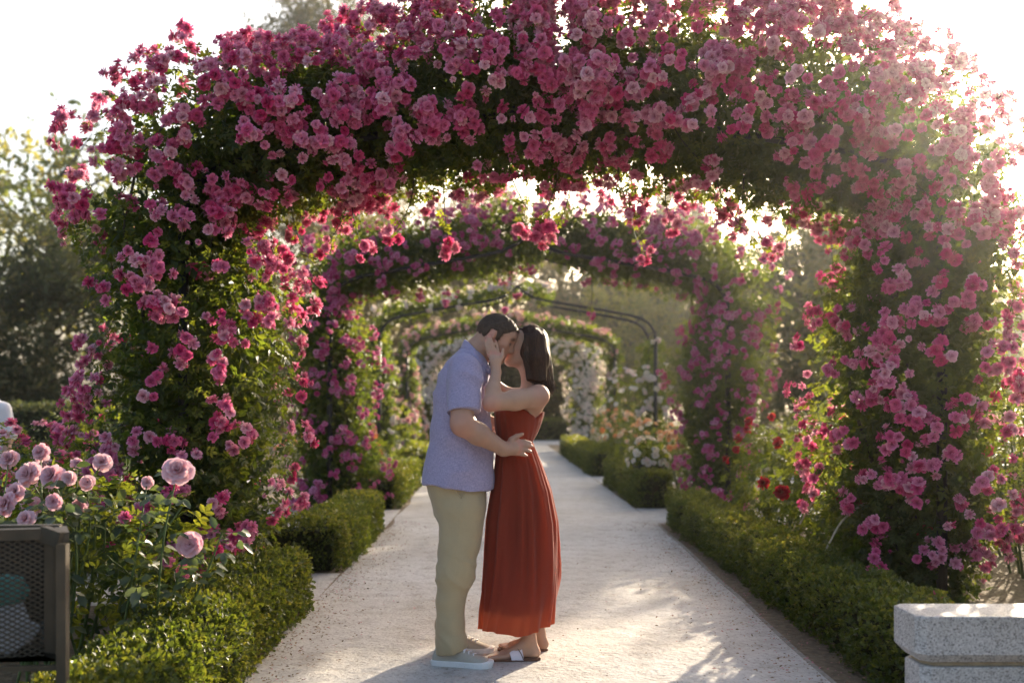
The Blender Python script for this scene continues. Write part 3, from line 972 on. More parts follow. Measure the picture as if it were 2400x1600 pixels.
for i, (x, y, rx, h, lab) in enumerate([(2.75, 14.0, .55, .95, "peach rose bush behind the white flower urn"),
                                        (2.55, 15.6, .6, 1.05, "peach and cream rose bush, the fullest beside the walk"),
                                        (3.6, 15.2, .7, 1.1, "cream rose bush next to the third arch's right post"),
                                        (2.6, 19.3, .6, 1.1, "small far peach rose bush past the third arch"),
                                        (2.7, 21.2, .6, 1.2, "farthest cream rose bush, below the white arch")]):
    rose_bush(x, y, rx, .6, h, lab, 'peach' if i != 2 else 'white', 380, .12, 40, (.045, .065), 'small', seed=20 + i, group=G3)
rose_bush(3.0, 22.5, .5, .6, 2.1, "upright white rose bush at the foot of the fourth arch", 'white', 380, .13, 36, (.05, .07), 'small', seed=26)
G4 = "coral roses left of the far walk"
rose_bush(-2.0, 14.4, .45, .6, 1.0, "coral rose bush at the bare arch's left post", 'coral', 340, .12, 26, (.045, .065), 'small', seed=30, group=G4)
rose_bush(-2.35, 13.0, .5, .5, .95, "coral and white rose bush beside the violet rose's foot", 'coral', 340, .12, 16, (.045, .06), 'small', seed=31, group=G4)
rose_bush(-1.9, 19.8, .5, .9, 1.4, "blush rose bush seen between the left arch posts", 'blush', 380, .13, 40, (.045, .065), 'small', seed=32, group=G4)
rose_bush(-3.6, 10.0, .9, .7, 1.5, "leafy rose bush filling the shade left of the second arch", 'violet', 420, .12, 12, (.03, .045), seed=33)
rose_bush(4.1, 7.6, .6, .6, 1.5, "pink rose bush reaching out of the right bed", 'pink', 420, .10, 30, (.035, .05), seed=34)

rose_bush(4.05, 6.6, .6, .5, 1.55, "pink rose bush just right of the nearest arch's right leg", 'pink', 620, .095, 34, (.03, .043), seed=35, z0=.04)
rose_bush(3.6, 5.6, .45, .4, .95, "low pink rose growth behind the granite plinth", 'pink', 420, .09, 16, (.03, .04), seed=36, z0=.03)
rose_bush(4.6, 8.6, .9, .7, 1.9, "tall sunlit rose bush at the right edge behind the arch leg", 'pink', 900, .11, 34, (.03, .045), seed=37, z0=.02)
rose_bush(4.75, 7.3, .6, .5, 1.1, "leafy rose bush between the right edge and the arch leg", 'pink', 620, .10, 18, (.03, .045), seed=39, z0=.02)
rose_bush(6.2, 10.0, 1.2, .8, 1.3, "rose bush in front of the low brick wall", 'blush', 620, .12, 26, (.035, .05), seed=38)
# pale pink roses close to the camera: each leaf and bloom of its own
M['big_leaf'] = leafy('big_rose_leaf', [(0, (.030, .055, .030)), (.6, (.055, .085, .045)), (1, (.085, .11, .06))], [(0, (.15, .22, .05)), (1, (.3, .36, .08))], .3, .38)
_lv = tmpl_single(.36, .09, -.16)
leaf_meshes = []
for k in range(5):
    A = np.stack([_lv[3], np.full(6, k / 4)], 1)
    me = mesh_np("leaf", _lv[0], [_lv[1]], True, A); me.materials.append(M['big_leaf']); leaf_meshes.append(me)


def tea_bush(base, stems, label, seed, n_leaves):
    """stems: list of (tip, bloom radius or 0, bloom facing)"""
    r = np.random.default_rng(1200 + seed)
    root = thing("rose_bush", label, "rose bush", base, "pale pink roses by the litter bin")
    curves = []
    for tip, br, face in stems:
        tip = np.asarray(tip, float)
        b = np.array([base[0] + r.normal() * .07, base[1] + r.normal() * .07, -.02])
        mid = b * .45 + tip * .55 + np.array([r.normal() * .06, r.normal() * .06, .1])
        pts = catmull([b, mid, tip], 18)
        g = MB(); g.tube(pts, np.linspace(.007, .0035, 18), 6, False); g.build("stem", M['green_cane'], root, True)
        curves.append(pts)
        if br:
            bloom_obj(root, 'tea', 'pale', tip, face, br, r)
    for k in range(n_leaves):
        pts = curves[int(r.integers(len(curves)))]
        p0 = pts[int(r.integers(4, 18))]
        out = nrm(np.array([r.normal(), r.normal() - .3, r.normal() * .4 - .1]))
        stalk = .05 + .07 * r.random()
        rnd = int(r.integers(5))
        sz = .05 + .028 * r.random()
        for (f, ang) in ((1.0, 0), (.8, 1.1), (.8, -1.1)):
            sidev = nrm(np.cross(out, [0, 0, 1]))
            yd = nrm(out * math.cos(ang) + sidev * math.sin(ang) + np.array([0, 0, -.25]))
            zd = nrm(np.array([0, -.35, 1.0]) + .45 * r.normal(size=3))
            X, Y, Z = frames(yd[None], zd[None])
            P = p0 + out * stalk * f
            ob = bpy.data.objects.new("leaf", leaf_meshes[rnd]); COL.objects.link(ob)
            m = Matrix.Identity(4)
            s = sz * (1 if ang == 0 else .85)
            for q in range(3):
                m[q][0], m[q][1], m[q][2], m[q][3] = float(X[0][q] * s), float(Y[0][q] * s), float(Z[0][q] * s), float(P[q])
            ob.parent = root; ob.matrix_parent_inverse = inv_world(root); ob.matrix_basis = m
    return root


tea_bush((-1.62, 4.55, 0), [(at(416, 1102, 4.5), .066, (.15, -.9, .42)), (at(445, 1275, 4.45), .058, (.12, -1, .15)), (at(345, 1130, 4.6), .03, (.1, -.9, .4)), (at(300, 1190, 4.6), 0, None),
                            (at(520, 1250, 4.6), 0, None), (at(330, 1330, 4.4), 0, None), (at(250, 1300, 4.3), 0, None)],
         "pale pink rose with two large round blooms in front of the arch", 1, 98)
tea_bush((-2.0, 4.5, 0), [(at(66, 1110, 4.5), .058, (-.35, -.9, .4)), (at(122, 1115, 4.45), .056, (-.3, -.9, .45)), (at(240, 1082, 4.7), .044, (.2, -.8, .55)), (at(160, 1120, 4.4), .034, (.1, -1, .2)),
                          (at(35, 1152, 4.4), .045, (-.3, -.9, .4)), (at(186, 1185, 4.5), .036, (.1, -.9, .3)), (at(180, 1085, 4.7), .03, (.2, -.8, .5)), (at(15, 1180, 4.3), .05, (-.5, -.8, .3)),
                          (at(95, 1210, 4.3), 0, None), (at(-60, 1120, 4.5), .05, (0, -.8, .5)), (at(95, 1060, 4.8), .045, (-.2, -.8, .5)), (at(20, 1075, 4.8), .048, (-.2, -.9, .4)), (at(205, 1130, 4.5), .034, (.2, -.9, .3)), (at(60, 1215, 4.2), .040, (-.2, -.9, .3)), (at(125, 1175, 4.3), .036, (.1, -.9, .3))],
         "pale pink rose bush crowded with half open blooms above the litter bin", 2, 100)
rose_bush(-2.75, 5.2, .55, .45, 1.12, "blush rose bush at the left edge beyond the pale pink blooms", 'pale', 420, .10, 26, (.034, .052), seed=47, z0=.1)
rose_bush(-2.1, 4.9, .75, .55, .98, "dark leafy rose undergrowth between the bin and the arch", 'pink', 420, .10, 8, (.03, .04), seed=40)
rose_bush(-1.75, 5.5, .45, .5, .62, "low shaded rose growth at the arch foot inside the hedge", 'pink', 240, .09, 6, (.028, .04), seed=41)

# ------------------------------------------------------------------ trees
TUFT = [tmpl_sprig(4, s, .17) for s in (11, 12, 13, 14)]
LTUFT = [tmpl_sprig(4, s, .36) for s in (21, 22, 23)]


def tree(name, label, x, y, h, blobs, n, size, mat, seed, trunk=.22, tufts=None, group="trees around the rose garden", clump=.32):
    """blobs: crown masses (dx, z, rx, rz)"""
    r = np.random.default_rng(2000 + seed)
    root = thing(name, label, "tree", (x, y, 0), group)
    tufts = tufts or TUFT
    g = MB()
    zt = max(b[1] for b in blobs)
    pts = catmull([(x, y, -.1), (x + r.normal() * .1, y, zt * .35), (x + r.normal() * .25, y + r.normal() * .2, zt * .7), (x + blobs[0][0] * .3, y, zt)], 14)
    g.tube(pts, np.linspace(trunk, trunk * .2, 14), 9)
    for b in blobs:
        for q in range(3):
            e = np.array([x + b[0] + r.normal() * b[2] * .45, y + r.normal() * b[2] * .4, b[1] + r.normal() * b[3] * .4])
            k = int(np.clip(np.searchsorted(pts[:, 2], e[2] - b[3] * 1.0), 3, 12))
            g.tube(catmull([pts[k], (pts[k] + e) / 2 + np.array([0, 0, -.15]), e], 7), np.linspace(trunk * .4, trunk * .1, 7), 5)
    g.build("trunk", M['bark'], root, True)
    vol = np.array([b[2] * b[2] * b[3] for b in blobs]) ** .72
    n = int(n * .78)
    bi = r.choice(len(blobs), n // 14, p=vol / vol.sum())
    B = np.array(blobs)[bi]
    d = sphere_dirs(len(bi), r)
    q = (.35 + .75 * r.random(len(bi)) ** .6)[:, None]
    C = np.stack([x + B[:, 0], np.full(len(bi), y), B[:, 1]], 1) + d * q * np.stack([B[:, 2], B[:, 2], B[:, 3]], 1)
    C = C + .35 * np.stack([vnoise(C, .5, seed), vnoise(C, .5, seed + 1), vnoise(C, .5, seed + 2)], 1) * B[:, 2:3] * .6
    P = np.repeat(C, 14, 0) + r.normal(size=(len(C) * 14, 3)) * clump * np.array([1, 1, .7])
    D = np.repeat(d, 14, 0)
    P[:, 2] = np.maximum(P[:, 2], .1)
    Yd = nrm(D * .7 + .6 * r.normal(size=P.shape) + np.array([0, 0, .35]))
    rn = np.clip(.45 + .38 * np.repeat(r.normal(size=len(C)), 14) + .15 * r.normal(size=len(P)), 0, 1)
    w = r.integers(len(tufts), size=len(P))
    V, Q, T, A = join([scatter(tufts[k], P[w == k], Yd[w == k], sphere_dirs((w == k).sum(), r), size * (.7 + .6 * r.random((w == k).sum())), rn[w == k], r) for k in range(len(tufts))])
    tag(obj_np("crown", V, [Q, T], M[mat], root, False, A), kind="stuff")
    return root


tree("pine_tree", "dark bushy pine at the far left edge, over the stranger in white", -13.6, 27, 7, [(-.6, 4.6, 2.4, 2.3), (1.2, 3.4, 1.7, 2.2), (-1.8, 2.2, 2.2, 1.8), (.6, 1.4, 1.6, 1.3), (2.2, 5.2, 1.3, 1.2)], 6500, .42, 'pine_leaf', 1)
tree("pine_tree", "dark pine standing close behind the nearest arch's left leg", -10.2, 30, 7, [(0, 4.2, 2.0, 2.2), (.8, 2.2, 2.0, 2.0), (-1.4, 5.6, 1.5, 1.3), (1.8, 5.0, 1.3, 1.4)], 5000, .42, 'pine_leaf', 2)
tree("leafy_tree", "pale green open leafy tree against the white sky, top left", -19.5, 44, 15, [(0, 9.2, 3.4, 2.8), (2.8, 11.8, 2.0, 2.2), (-3, 11.5, 2.4, 2.4), (4.2, 8.6, 2.2, 2.4), (.6, 6.6, 3.6, 2.0)], 2700, .5, 'light_leaf', 3, .3, LTUFT, clump=.55)
tree("pine_tree", "tallest dark pine, its top above the nearest arch's crest", -8.6, 52, 24, [(0, 22.5, 2.4, 2.8), (.8, 19.5, 3.4, 2.6), (-1.5, 15.5, 3.6, 3.0), (-3.2, 19.6, 1.3, 1.0), (1.2, 11.5, 3.6, 3)], 6500, .6, 'pine_leaf', 4, .4, clump=.5)
tree("cypress_tree", "broad brownish conifer in the hazy middle distance, left", -6.0, 42, 11, [(0, 7.5, 3.2, 3.2), (-2.4, 4.6, 2.8, 3.2), (2.4, 4.4, 2.6, 3.2), (0, 2.4, 3.6, 2.4), (.5, 10, 2, 1.8)], 8000, .5, 'dry_leaf', 5, .3)
tree("cypress_tree", "dry brownish conifer directly above the couple's heads", .4, 45, 9, [(0, 6.2, 3.0, 2.8), (-2.2, 3.2, 2.4, 2.8), (1.6, 3.4, 2.2, 2.4), (-.8, 9.2, 2.2, 2.2)], 7600, .5, 'dry_leaf', 6, .3)
tree("leafy_tree", "dark green tree with sky gaps, right of the bare arch's peak", 4.0, 50, 10, [(0, 6.2, 2.2, 2.6), (1.6, 4.2, 2.0, 2.2), (-1.4, 3.2, 1.8, 2.2), (2.6, 7.8, 1.5, 1.8)], 4600, .5, 'pine_leaf', 7, .3, LTUFT)
tree("pine_tree", "rounded yellow green pine beyond the third arch's right post", 6.3, 45, 7, [(0, 4.2, 2.9, 2.6), (1.7, 2.8, 2.2, 2.2), (-1.7, 2.6, 2.2, 2.2)], 5600, .42, 'light_leaf', 8, .2)
tree("leafy_tree", "hazy tree whose top shows under the nearest arch's middle", 9.3, 56, 12, [(0, 9.0, 2.6, 2.8), (-2, 5.4, 2.8, 2.6), (2.4, 7.0, 2.6, 2.8), (1.4, 12.2, 1.8, 1.8)], 5600, .55, 'pine_leaf', 9, .3, LTUFT)
tree("pine_tree", "dark rounded pine filling the gap between two right arch legs", 10.3, 32, 7, [(0, 4.0, 2.1, 2.4), (.6, 2.0, 2.0, 2.0), (-.6, 6.0, 1.6, 1.8)], 6400, .42, 'pine_leaf', 10)
tree("cypress_tree", "bluish conifer behind the nearest arch's right leg", 13.4, 36, 8, [(0, 4.2, 2.0, 2.6), (.4, 2.2, 2.4, 2.2), (0, 6.4, 1.2, 1.6), (2.6, 3.2, 2.0, 2.6)], 5200, .45, 'pine_leaf', 11)
tree("leafy_tree", "low pale green tree at the far right behind the rose leg", 18.5, 40, 7, [(0, 3.2, 2.8, 2.6), (2.6, 3.8, 2.4, 2.2), (-2.4, 2.2, 2.2, 2.0)], 4200, .5, 'light_leaf', 12, .25, LTUFT)
tree("leafy_tree", "wide dark tree closing the view behind the left roses", -16.5, 58, 10, [(0, 4, 4.0, 3.0), (5, 4.0, 4.0, 3.2), (9, 6, 3.6, 4.6)], 5000, .6, 'pine_leaf', 13, .35, LTUFT)
tree("leafy_tree", "wide dark tree closing the view at the end of the walk", 2.5, 62, 8, [(-3.5, 4, 3.6, 3.4), (0, 3.4, 3.8, 3.0), (4.2, 4.2, 3.8, 3.4)], 6000, .6, 'pine_leaf', 14, .35, LTUFT)
tree("leafy_tree", "wide dark tree closing the view at the far right", 17, 62, 8, [(-3.5, 4, 3.8, 3.2), (1, 4.4, 3.8, 3.4), (6, 3.8, 4.2, 3.2)], 6000, .6, 'pine_leaf', 15, .35, LTUFT)
tree("poplar_tree", "slender bare tipped poplar against the glare, top right", 17.8, 44.5, 18, [(0, 16.2, .35, 1.6), (.15, 13.0, .6, 2.0), (0, 9.5, .9, 2.4)], 1200, .5, 'light_leaf', 16, .18, LTUFT, clump=.25)

tree("leafy_tree", "tree added to shade the walk, hidden largely by the nearest arch's right leg", 11.6, 29.8, 8, [(0, 6.2, 2.0, 2.2), (.8, 3.4, 1.8, 2.0), (-1.0, 4.2, 1.6, 1.9), (.2, 8.0, 1.7, 1.5)], 6000, .42, 'light_leaf', 17, .2, LTUFT)  # added so that its crown keeps direct sun off the walk
tree("leafy_tree", "tree behind the second arch's right leg, top in the sky gap", 9.4, 47, 9, [(0, 6.0, 2.2, 2.2), (1.4, 3.8, 2.0, 2.2), (-1.2, 3.6, 1.8, 2.0), (.8, 8.0, 1.2, 1.2)], 4200, .45, 'pine_leaf', 18, .2, LTUFT)

# ------------------------------------------------------------------ people: bodies grown as one implicit surface
class Field:
    def __init__(self, lo, hi, h):
        self.lo = np.asarray(lo, float); self.h = h
        self.n = np.ceil((np.asarray(hi, float) - self.lo) / h).astype(int) + 1
        self.F = np.full(self.n, 9.0, np.float32)
        self.ax = [self.lo[i] + h * np.arange(self.n[i]) for i in range(3)]

    def sub(self, lo, hi):
        a = np.clip(np.floor((lo - self.lo) / self.h).astype(int), 0, self.n - 1)
        b = np.clip(np.ceil((hi - self.lo) / self.h).astype(int) + 1, 1, self.n)
        sl = tuple(slice(a[i], max(b[i], a[i] + 1)) for i in range(3))
        G = np.stack(np.meshgrid(*[self.ax[i][sl[i]] for i in range(3)], indexing='ij'), -1)
        return sl, G

    def put(self, lo, hi, fn, k=.02, cut=False):
        m = k + self.h * 3
        sl, G = self.sub(np.asarray(lo) - m, np.asarray(hi) + m)
        if G.size == 0: return
        d = fn(G)
        f = self.F[sl]
        if cut:
            d = -d
            h_ = np.clip(.5 - .5 * (d - f) / k, 0, 1) if k > 0 else (d < f)
            self.F[sl] = f * h_ + d * (1 - h_) + k * h_ * (1 - h_) if k > 0 else np.maximum(f, d)
        else:
            big = f > 5
            h_ = np.clip(.5 + .5 * (f - d) / k, 0, 1)
            s = d * h_ + f * (1 - h_) - k * h_ * (1 - h_)
            self.F[sl] = np.where(big, d, s)

    def cone(self, a, b, ra, rb, k=.02, sq=None):
        """round cone from a to b; sq flattens it along Y"""
        a, b = np.asarray(a, float), np.asarray(b, float)
        r = max(ra, rb)

        def fn(G):
            ba = b - a
            t = np.clip(((G - a) @ ba) / max(ba @ ba, 1e-9), 0, 1)
            return np.linalg.norm(G - a - t[..., None] * ba, axis=-1) - (ra + (rb - ra) * t)
        self.put(np.minimum(a, b) - r, np.maximum(a, b) + r, fn, k)

    def chain(self, pts, rad, k=.02):
        for i in range(len(pts) - 1):
            self.cone(pts[i], pts[i + 1], rad[i], rad[i + 1], k)

    def ell(self, c, axes, rad, k=.02, cut=False):
        """ellipsoid; axes: 3 unit rows"""
        c = np.asarray(c, float); rad = np.asarray(rad, float); axes = np.asarray(axes, float)
        r = rad.max()

        def fn(G):
            q = (G - c) @ axes.T
            k0 = np.linalg.norm(q / rad, axis=-1)
            k1 = np.linalg.norm(q / rad ** 2, axis=-1)
            return np.where(k1 > 1e-6, k0 * (k0 - 1) / np.maximum(k1, 1e-6), -rad.min())
        self.put(c - r, c + r, fn, k, cut)

    def loft(self, z, xb, xf, cyy, hw, k=.02, ex=2.3):
        """upright body of oval sections: back and front x and half width at heights z (ascending)"""
        z, xb, xf, cyy, hw = [np.asarray(v, float) for v in (z, xb, xf, cyy, hw)]
        lo = np.array([min(xb.min(), xf.min()), (cyy - hw).min(), z.min()]); hi = np.array([max(xb.max(), xf.max()), (cyy + hw).max(), z.max()])

        def fn(G):
            zz = G[0, 0, :, 2]
            cx_ = np.interp(zz, z, (xb + xf) / 2); rx = np.interp(zz, z, np.abs(xf - xb) / 2); cy_ = np.interp(zz, z, cyy); ry = np.interp(zz, z, hw)
            q = (np.abs((G[..., 0] - cx_) / rx) ** ex + np.abs((G[..., 1] - cy_) / ry) ** ex) ** (1 / ex)
            d = (q - 1) * np.minimum(rx, ry)
            return np.maximum(d, np.maximum(z.min() - G[..., 2], G[..., 2] - z.max()))
        self.put(lo, hi, fn, k)

    def keep(self, fn):
        """intersect with the region fn < 0"""
        G = np.stack(np.meshgrid(*self.ax, indexing='ij'), -1)
        self.F = np.maximum(self.F, fn(G)).astype(np.float32)

    def mesh(self, smooth=2):
        F = self.F
        S = F < 0
        n = np.array(F.shape) - 1
        cnt = np.zeros(n, np.float32); acc = np.zeros((*n, 3), np.float32)
        quads = []
        cid = -np.ones(n, np.int64)
        cross = []
        for ax in range(3):
            s0 = [slice(None)] * 3; s1 = [slice(None)] * 3
            s0[ax] = slice(0, -1); s1[ax] = slice(1, None)
            m = S[tuple(s0)] != S[tuple(s1)]
            ix = np.argwhere(m)
            if len(ix) == 0: continue
            f0 = F[tuple(s0)][m]; f1 = F[tuple(s1)][m]
            t = np.clip(f0 / (f0 - f1), 0, 1)
            p = ix.astype(np.float32).copy(); p[:, ax] += t
            o1, o2 = [q for q in range(3) if q != ax]
            for da in (0, -1):
                for db in (0, -1):
                    c = ix.copy(); c[:, o1] += da; c[:, o2] += db
                    ok = np.all((c >= 0) & (c < n), axis=1)
                    cc = c[ok]
                    np.add.at(cnt, tuple(cc.T), 1); np.add.at(acc, tuple(cc.T), p[ok])
            cross.append((ax, o1, o2, ix, f0 < 0))
        cells = np.argwhere(cnt > 0)
        cid[tuple(cells.T)] = np.arange(len(cells))
        V = acc[tuple(cells.T)] / cnt[tuple(cells.T)][:, None]
        for ax, o1, o2, ix, neg in cross:
            cs = []
            ok = np.ones(len(ix), bool)
            for da, db in ((-1, -1), (0, -1), (0, 0), (-1, 0)):
                c = ix.copy(); c[:, o1] += da; c[:, o2] += db
                ok &= np.all((c >= 0) & (c < n), axis=1)
                cs.append(np.clip(c, 0, n - 1))
            q = np.stack([cid[tuple(c.T)] for c in cs], 1)
            flip = neg if (ax != 1) else ~neg
            q = np.where(flip[:, None], q, q[:, ::-1])
            quads.append(q[ok])
        Q = np.concatenate(quads)
        V = V * self.h + self.lo
        for _ in range(smooth):
            a = np.zeros_like(V); c = np.zeros(len(V))
            for i in range(4):
                j = (i + 1) % 4
                np.add.at(a, Q[:, i], V[Q[:, j]]); np.add.at(c, Q[:, i], 1)
                np.add.at(a, Q[:, j], V[Q[:, i]]); np.add.at(c, Q[:, j], 1)
            V = V * .5 + .5 * a / np.maximum(c, 1)[:, None]
        return V, Q


def vnormals(V, Q):
    nf = np.cross(V[Q[:, 2]] - V[Q[:, 0]], V[Q[:, 3]] - V[Q[:, 1]])
    nv = np.zeros_like(V)
    for i in range(4):
        np.add.at(nv, Q[:, i], nf)
    return nrm(nv)


def skin_mat(name, col, warm):
    m, nt, out = nodes_of(name)
    pr = N(nt, "ShaderNodeBsdfPrincipled")
    pr.inputs["Roughness"].default_value = .5
    pr.inputs["Specular IOR Level"].default_value = .35
    pr.inputs["Subsurface Weight"].default_value = .25
    pr.inputs["Subsurface Radius"].default_value = (.012, .005, .003)
    pr.inputs["Subsurface Scale"].default_value = .6
    at_ = N(nt, "ShaderNodeAttribute", attribute_name="col")
    sp = N(nt, "ShaderNodeSeparateColor")
    nt.links.new(at_.outputs["Color"], sp.inputs[0])
    tc = N(nt, "ShaderNodeTexCoord"); nz = N(nt, "ShaderNodeTexNoise"); nz.inputs["Scale"].default_value = 14; nz.inputs["Detail"].default_value = 5
    nt.links.new(tc.outputs["Object"], nz.inputs[0])
    c = ramp(nt, [(.3, tuple(v * .9 for v in col)), (.7, tuple(min(1, v * 1.06) for v in col))], nz.outputs[0])
    mx = N(nt, "ShaderNodeMix", data_type='RGBA'); nt.links.new(sp.outputs[0], mx.inputs[0]); nt.links.new(c, mx.inputs[6]); mx.inputs[7].default_value = rgb(warm)
    mx2 = N(nt, "ShaderNodeMix", data_type='RGBA'); nt.links.new(sp.outputs[1], mx2.inputs[0]); nt.links.new(mx.outputs[2], mx2.inputs[6]); mx2.inputs[7].default_value = rgb((.05, .03, .022))
    nt.links.new(mx2.outputs[2], pr.inputs["Base Color"])
    nt.links.new(pr.outputs[0], out.inputs[0])
    return m


M['skin_man'] = skin_mat("skin", (.44, .255, .175), (.62, .25, .19))
M['skin_woman'] = skin_mat("skin_warm", (.47, .28, .19), (.60, .20, .17))


def hair_mat(name, c1, c2, stretch):
    m, nt, out = nodes_of(name)
    pr = N(nt, "ShaderNodeBsdfPrincipled"); pr.inputs["Roughness"].default_value = .5; pr.inputs["Specular IOR Level"].default_value = .22
    b, f = bump_of(nt, 60, .5, .006, 5, stretch)
    nt.links.new(ramp(nt, [(.3, c1), (.7, c2)], f), pr.inputs["Base Color"])
    nt.links.new(b, pr.inputs["Normal"]); nt.links.new(pr.outputs[0], out.inputs[0])
    return m


M['hair_man'] = hair_mat("short_hair", (.045, .029, .019), (.095, .062, .041), (3, 3, 3))
M['hair_woman'] = hair_mat("brown_hair", (.020, .010, .006), (.060, .028, .016), (4, 4, .5))


def cloth(name, col, amt, weave=900, rough=.85, transl=0.0, tcol=None, sheen=.2, thr=None, wr=(9, .35, .02)):
    """woven cloth: thread-fine colour, faint creases"""
    m, nt, out = nodes_of(name)
    tc = N(nt, "ShaderNodeTexCoord")
    def nz(scale, stretch):
        mp = N(nt, "ShaderNodeMapping"); mp.inputs["Scale"].default_value = stretch
        n = N(nt, "ShaderNodeTexNoise"); n.inputs["Scale"].default_value = scale; n.inputs["Detail"].default_value = 5
        nt.links.new(tc.outputs["Object"], mp.inputs[0]); nt.links.new(mp.outputs[0], n.inputs[0]); return n.outputs[0]
    a, b = nz(70, (1, 1, 7)), nz(70, (7, 7, 1))
    mm = N(nt, "ShaderNodeMath", operation='ADD'); nt.links.new(a, mm.inputs[0]); nt.links.new(b, mm.inputs[1])
    hf = N(nt, "ShaderNodeMath", operation='MULTIPLY'); hf.inputs[1].default_value = .5; nt.links.new(mm.outputs[0], hf.inputs[0])
    c = ramp(nt, [(.35, tuple(v * (1 - amt) for v in col)), (.65, tuple(min(1, v * (1 + amt)) for v in (thr or col)))], hf.outputs[0])
    pr = N(nt, "ShaderNodeBsdfPrincipled"); pr.inputs["Roughness"].default_value = rough; pr.inputs["Specular IOR Level"].default_value = .2
    pr.inputs["Sheen Weight"].default_value = sheen
    nt.links.new(c, pr.inputs["Base Color"])
    b1, _ = bump_of(nt, wr[0], wr[1], wr[2], 3, (1, 1, .6))
    b2 = N(nt, "ShaderNodeBump"); b2.inputs["Strength"].default_value = .25; b2.inputs["Distance"].default_value = .002
    nt.links.new(hf.outputs[0], b2.inputs["Height"]); nt.links.new(b1, b2.inputs["Normal"]); nt.links.new(b2.outputs[0], pr.inputs["Normal"])
    if transl:
        tr = N(nt, "ShaderNodeBsdfTranslucent"); tr.inputs[0].default_value = rgb(tcol or col)
        mix = N(nt, "ShaderNodeMixShader"); mix.inputs[0].default_value = transl
        nt.links.new(pr.outputs[0], mix.inputs[1]); nt.links.new(tr.outputs[0], mix.inputs[2]); nt.links.new(mix.outputs[0], out.inputs[0])
    else:
        nt.links.new(pr.outputs[0], out.inputs[0])
    return m


M['shirt'] = cloth("lavender_linen", (.29, .25, .385), .22, thr=(.36, .315, .44))
M['chino'] = cloth("khaki_cotton", (.42, .325, .19), .05, wr=(7, .4, .02))
M['rust'] = cloth("rust_cotton", (.28, .048, .025), .10, transl=.25, tcol=(.58, .11, .05), wr=(12, .2, .01))
M['sheer'] = cloth("rust_voile", (.30, .060, .034), .10, transl=.55, tcol=(.80, .25, .11), wr=(12, .2, .01))
M['canvas'] = cloth("grey_canvas", (.40, .36, .30), .08)
M['rubber'] = plain("white_rubber", (.72, .71, .70), .55, .4, vary=.06, vscale=20)
M['lace'] = plain("white_lace", (.78, .78, .80), .8, .2)
M['sandal_sole'] = plain("brown_leather", (.13, .055, .03), .6, .4, vary=.3, vscale=40)
M['sandal_strap'] = plain("white_leather", (.76, .70, .74), .5, .4)
M['gold'] = plain("ring_gold", (.85, .68, .40), .25, .5, 1.0)
M['white_shirt'] = cloth("white_cotton", (.74, .70, .72), .03)


def head(F, c, f, u, s, man, warm):
    """skull and face at c; f forward, u up, s to the side, all unit; s points to the person's near side. returns colour marks"""
    f, u, s = nrm(np.asarray(f, float)), nrm(np.asarray(u, float)), nrm(np.asarray(s, float))
    A = np.stack([f, s, u])
    L = lambda a, b, d: np.asarray(c) + f * a + s * b + u * d
    g = 1.0 if man else .93
    F.ell(L(0, 0, .012 * g), A, np.array([.099, .078, .092]) * g, .02)
    F.ell(L(.030 * g, 0, -.055 * g), A, np.array([.064, .060, .074]) * g, .03)
    F.ell(L(.052 * g, 0, .028 * g), A, np.array([.045, .060, .05]) * g, .03)
    for e in (-1, 1):
        F.cone(L(-.004 * g, e * .052 * g, -.060 * g), L(.066 * g, e * .018 * g, -.112 * g), .017 * g, .015 * g, .025)
        F.ell(L(.058 * g, e * .042 * g, -.026 * g), A, np.array([.026, .024, .022]) * g, .02)
    F.ell(L(.072 * g, 0, -.112 * g), A, np.array([.022, .022, .018]) * g, .02)
    F.ell(L(.083 * g, 0, .014 * g), A, np.array([.014, .050, .012]) * g, .018)
    for e in (-1, 1):
        F.ell(L(.094 * g, e * .031 * g, -.008 * g), A, np.array([.014, .018, .012]) * g, .012, cut=True)
        F.ell(L(.080 * g, e * .031 * g, -.009 * g), A, np.array([.011, .015, .010]) * g, .005)
    F.cone(L(.088 * g, 0, .0), L(.110 * g, 0, -.040 * g), .008 * g, .011 * g, .012)
    F.ell(L(.098 * g, 0, -.046 * g), A, np.array([.010, .017, .008]) * g, .008)
    F.ell(L(.087 * g, 0, -.071 * g), A, np.array([.011, .024, .006]) * g, .008)
    F.ell(L(.085 * g, 0, -.083 * g), A, np.array([.011, .021, .007]) * g, .008)
    for e in (-1, 1):
        ea = L(-.014 * g, e * .080 * g, -.014 * g)
        A2 = np.stack([nrm(f * .95 - u * .2), nrm(s * 1.0 - f * .25 * e), nrm(u * .97 + f * .2)])
        F.ell(ea, A2, np.array([.019, .009, .033]) * g, .008)
        F.ell(ea + s * e * .010 * g, A2, np.array([.010, .007, .020]) * g, .006, cut=True)
    return L, g


def paint(V, spots):
    """(centre, radius, channel) marks: 0 warm skin, 1 dark brow and lash"""
    A = np.zeros((len(V), 2))
    for c, rad, ch, amt in spots:
        d = np.linalg.norm((V - c) / rad, axis=1)
        A[:, ch] = np.maximum(A[:, ch], amt * np.clip(1.7 - d, 0, 1))
    return np.clip(A, 0, 1)


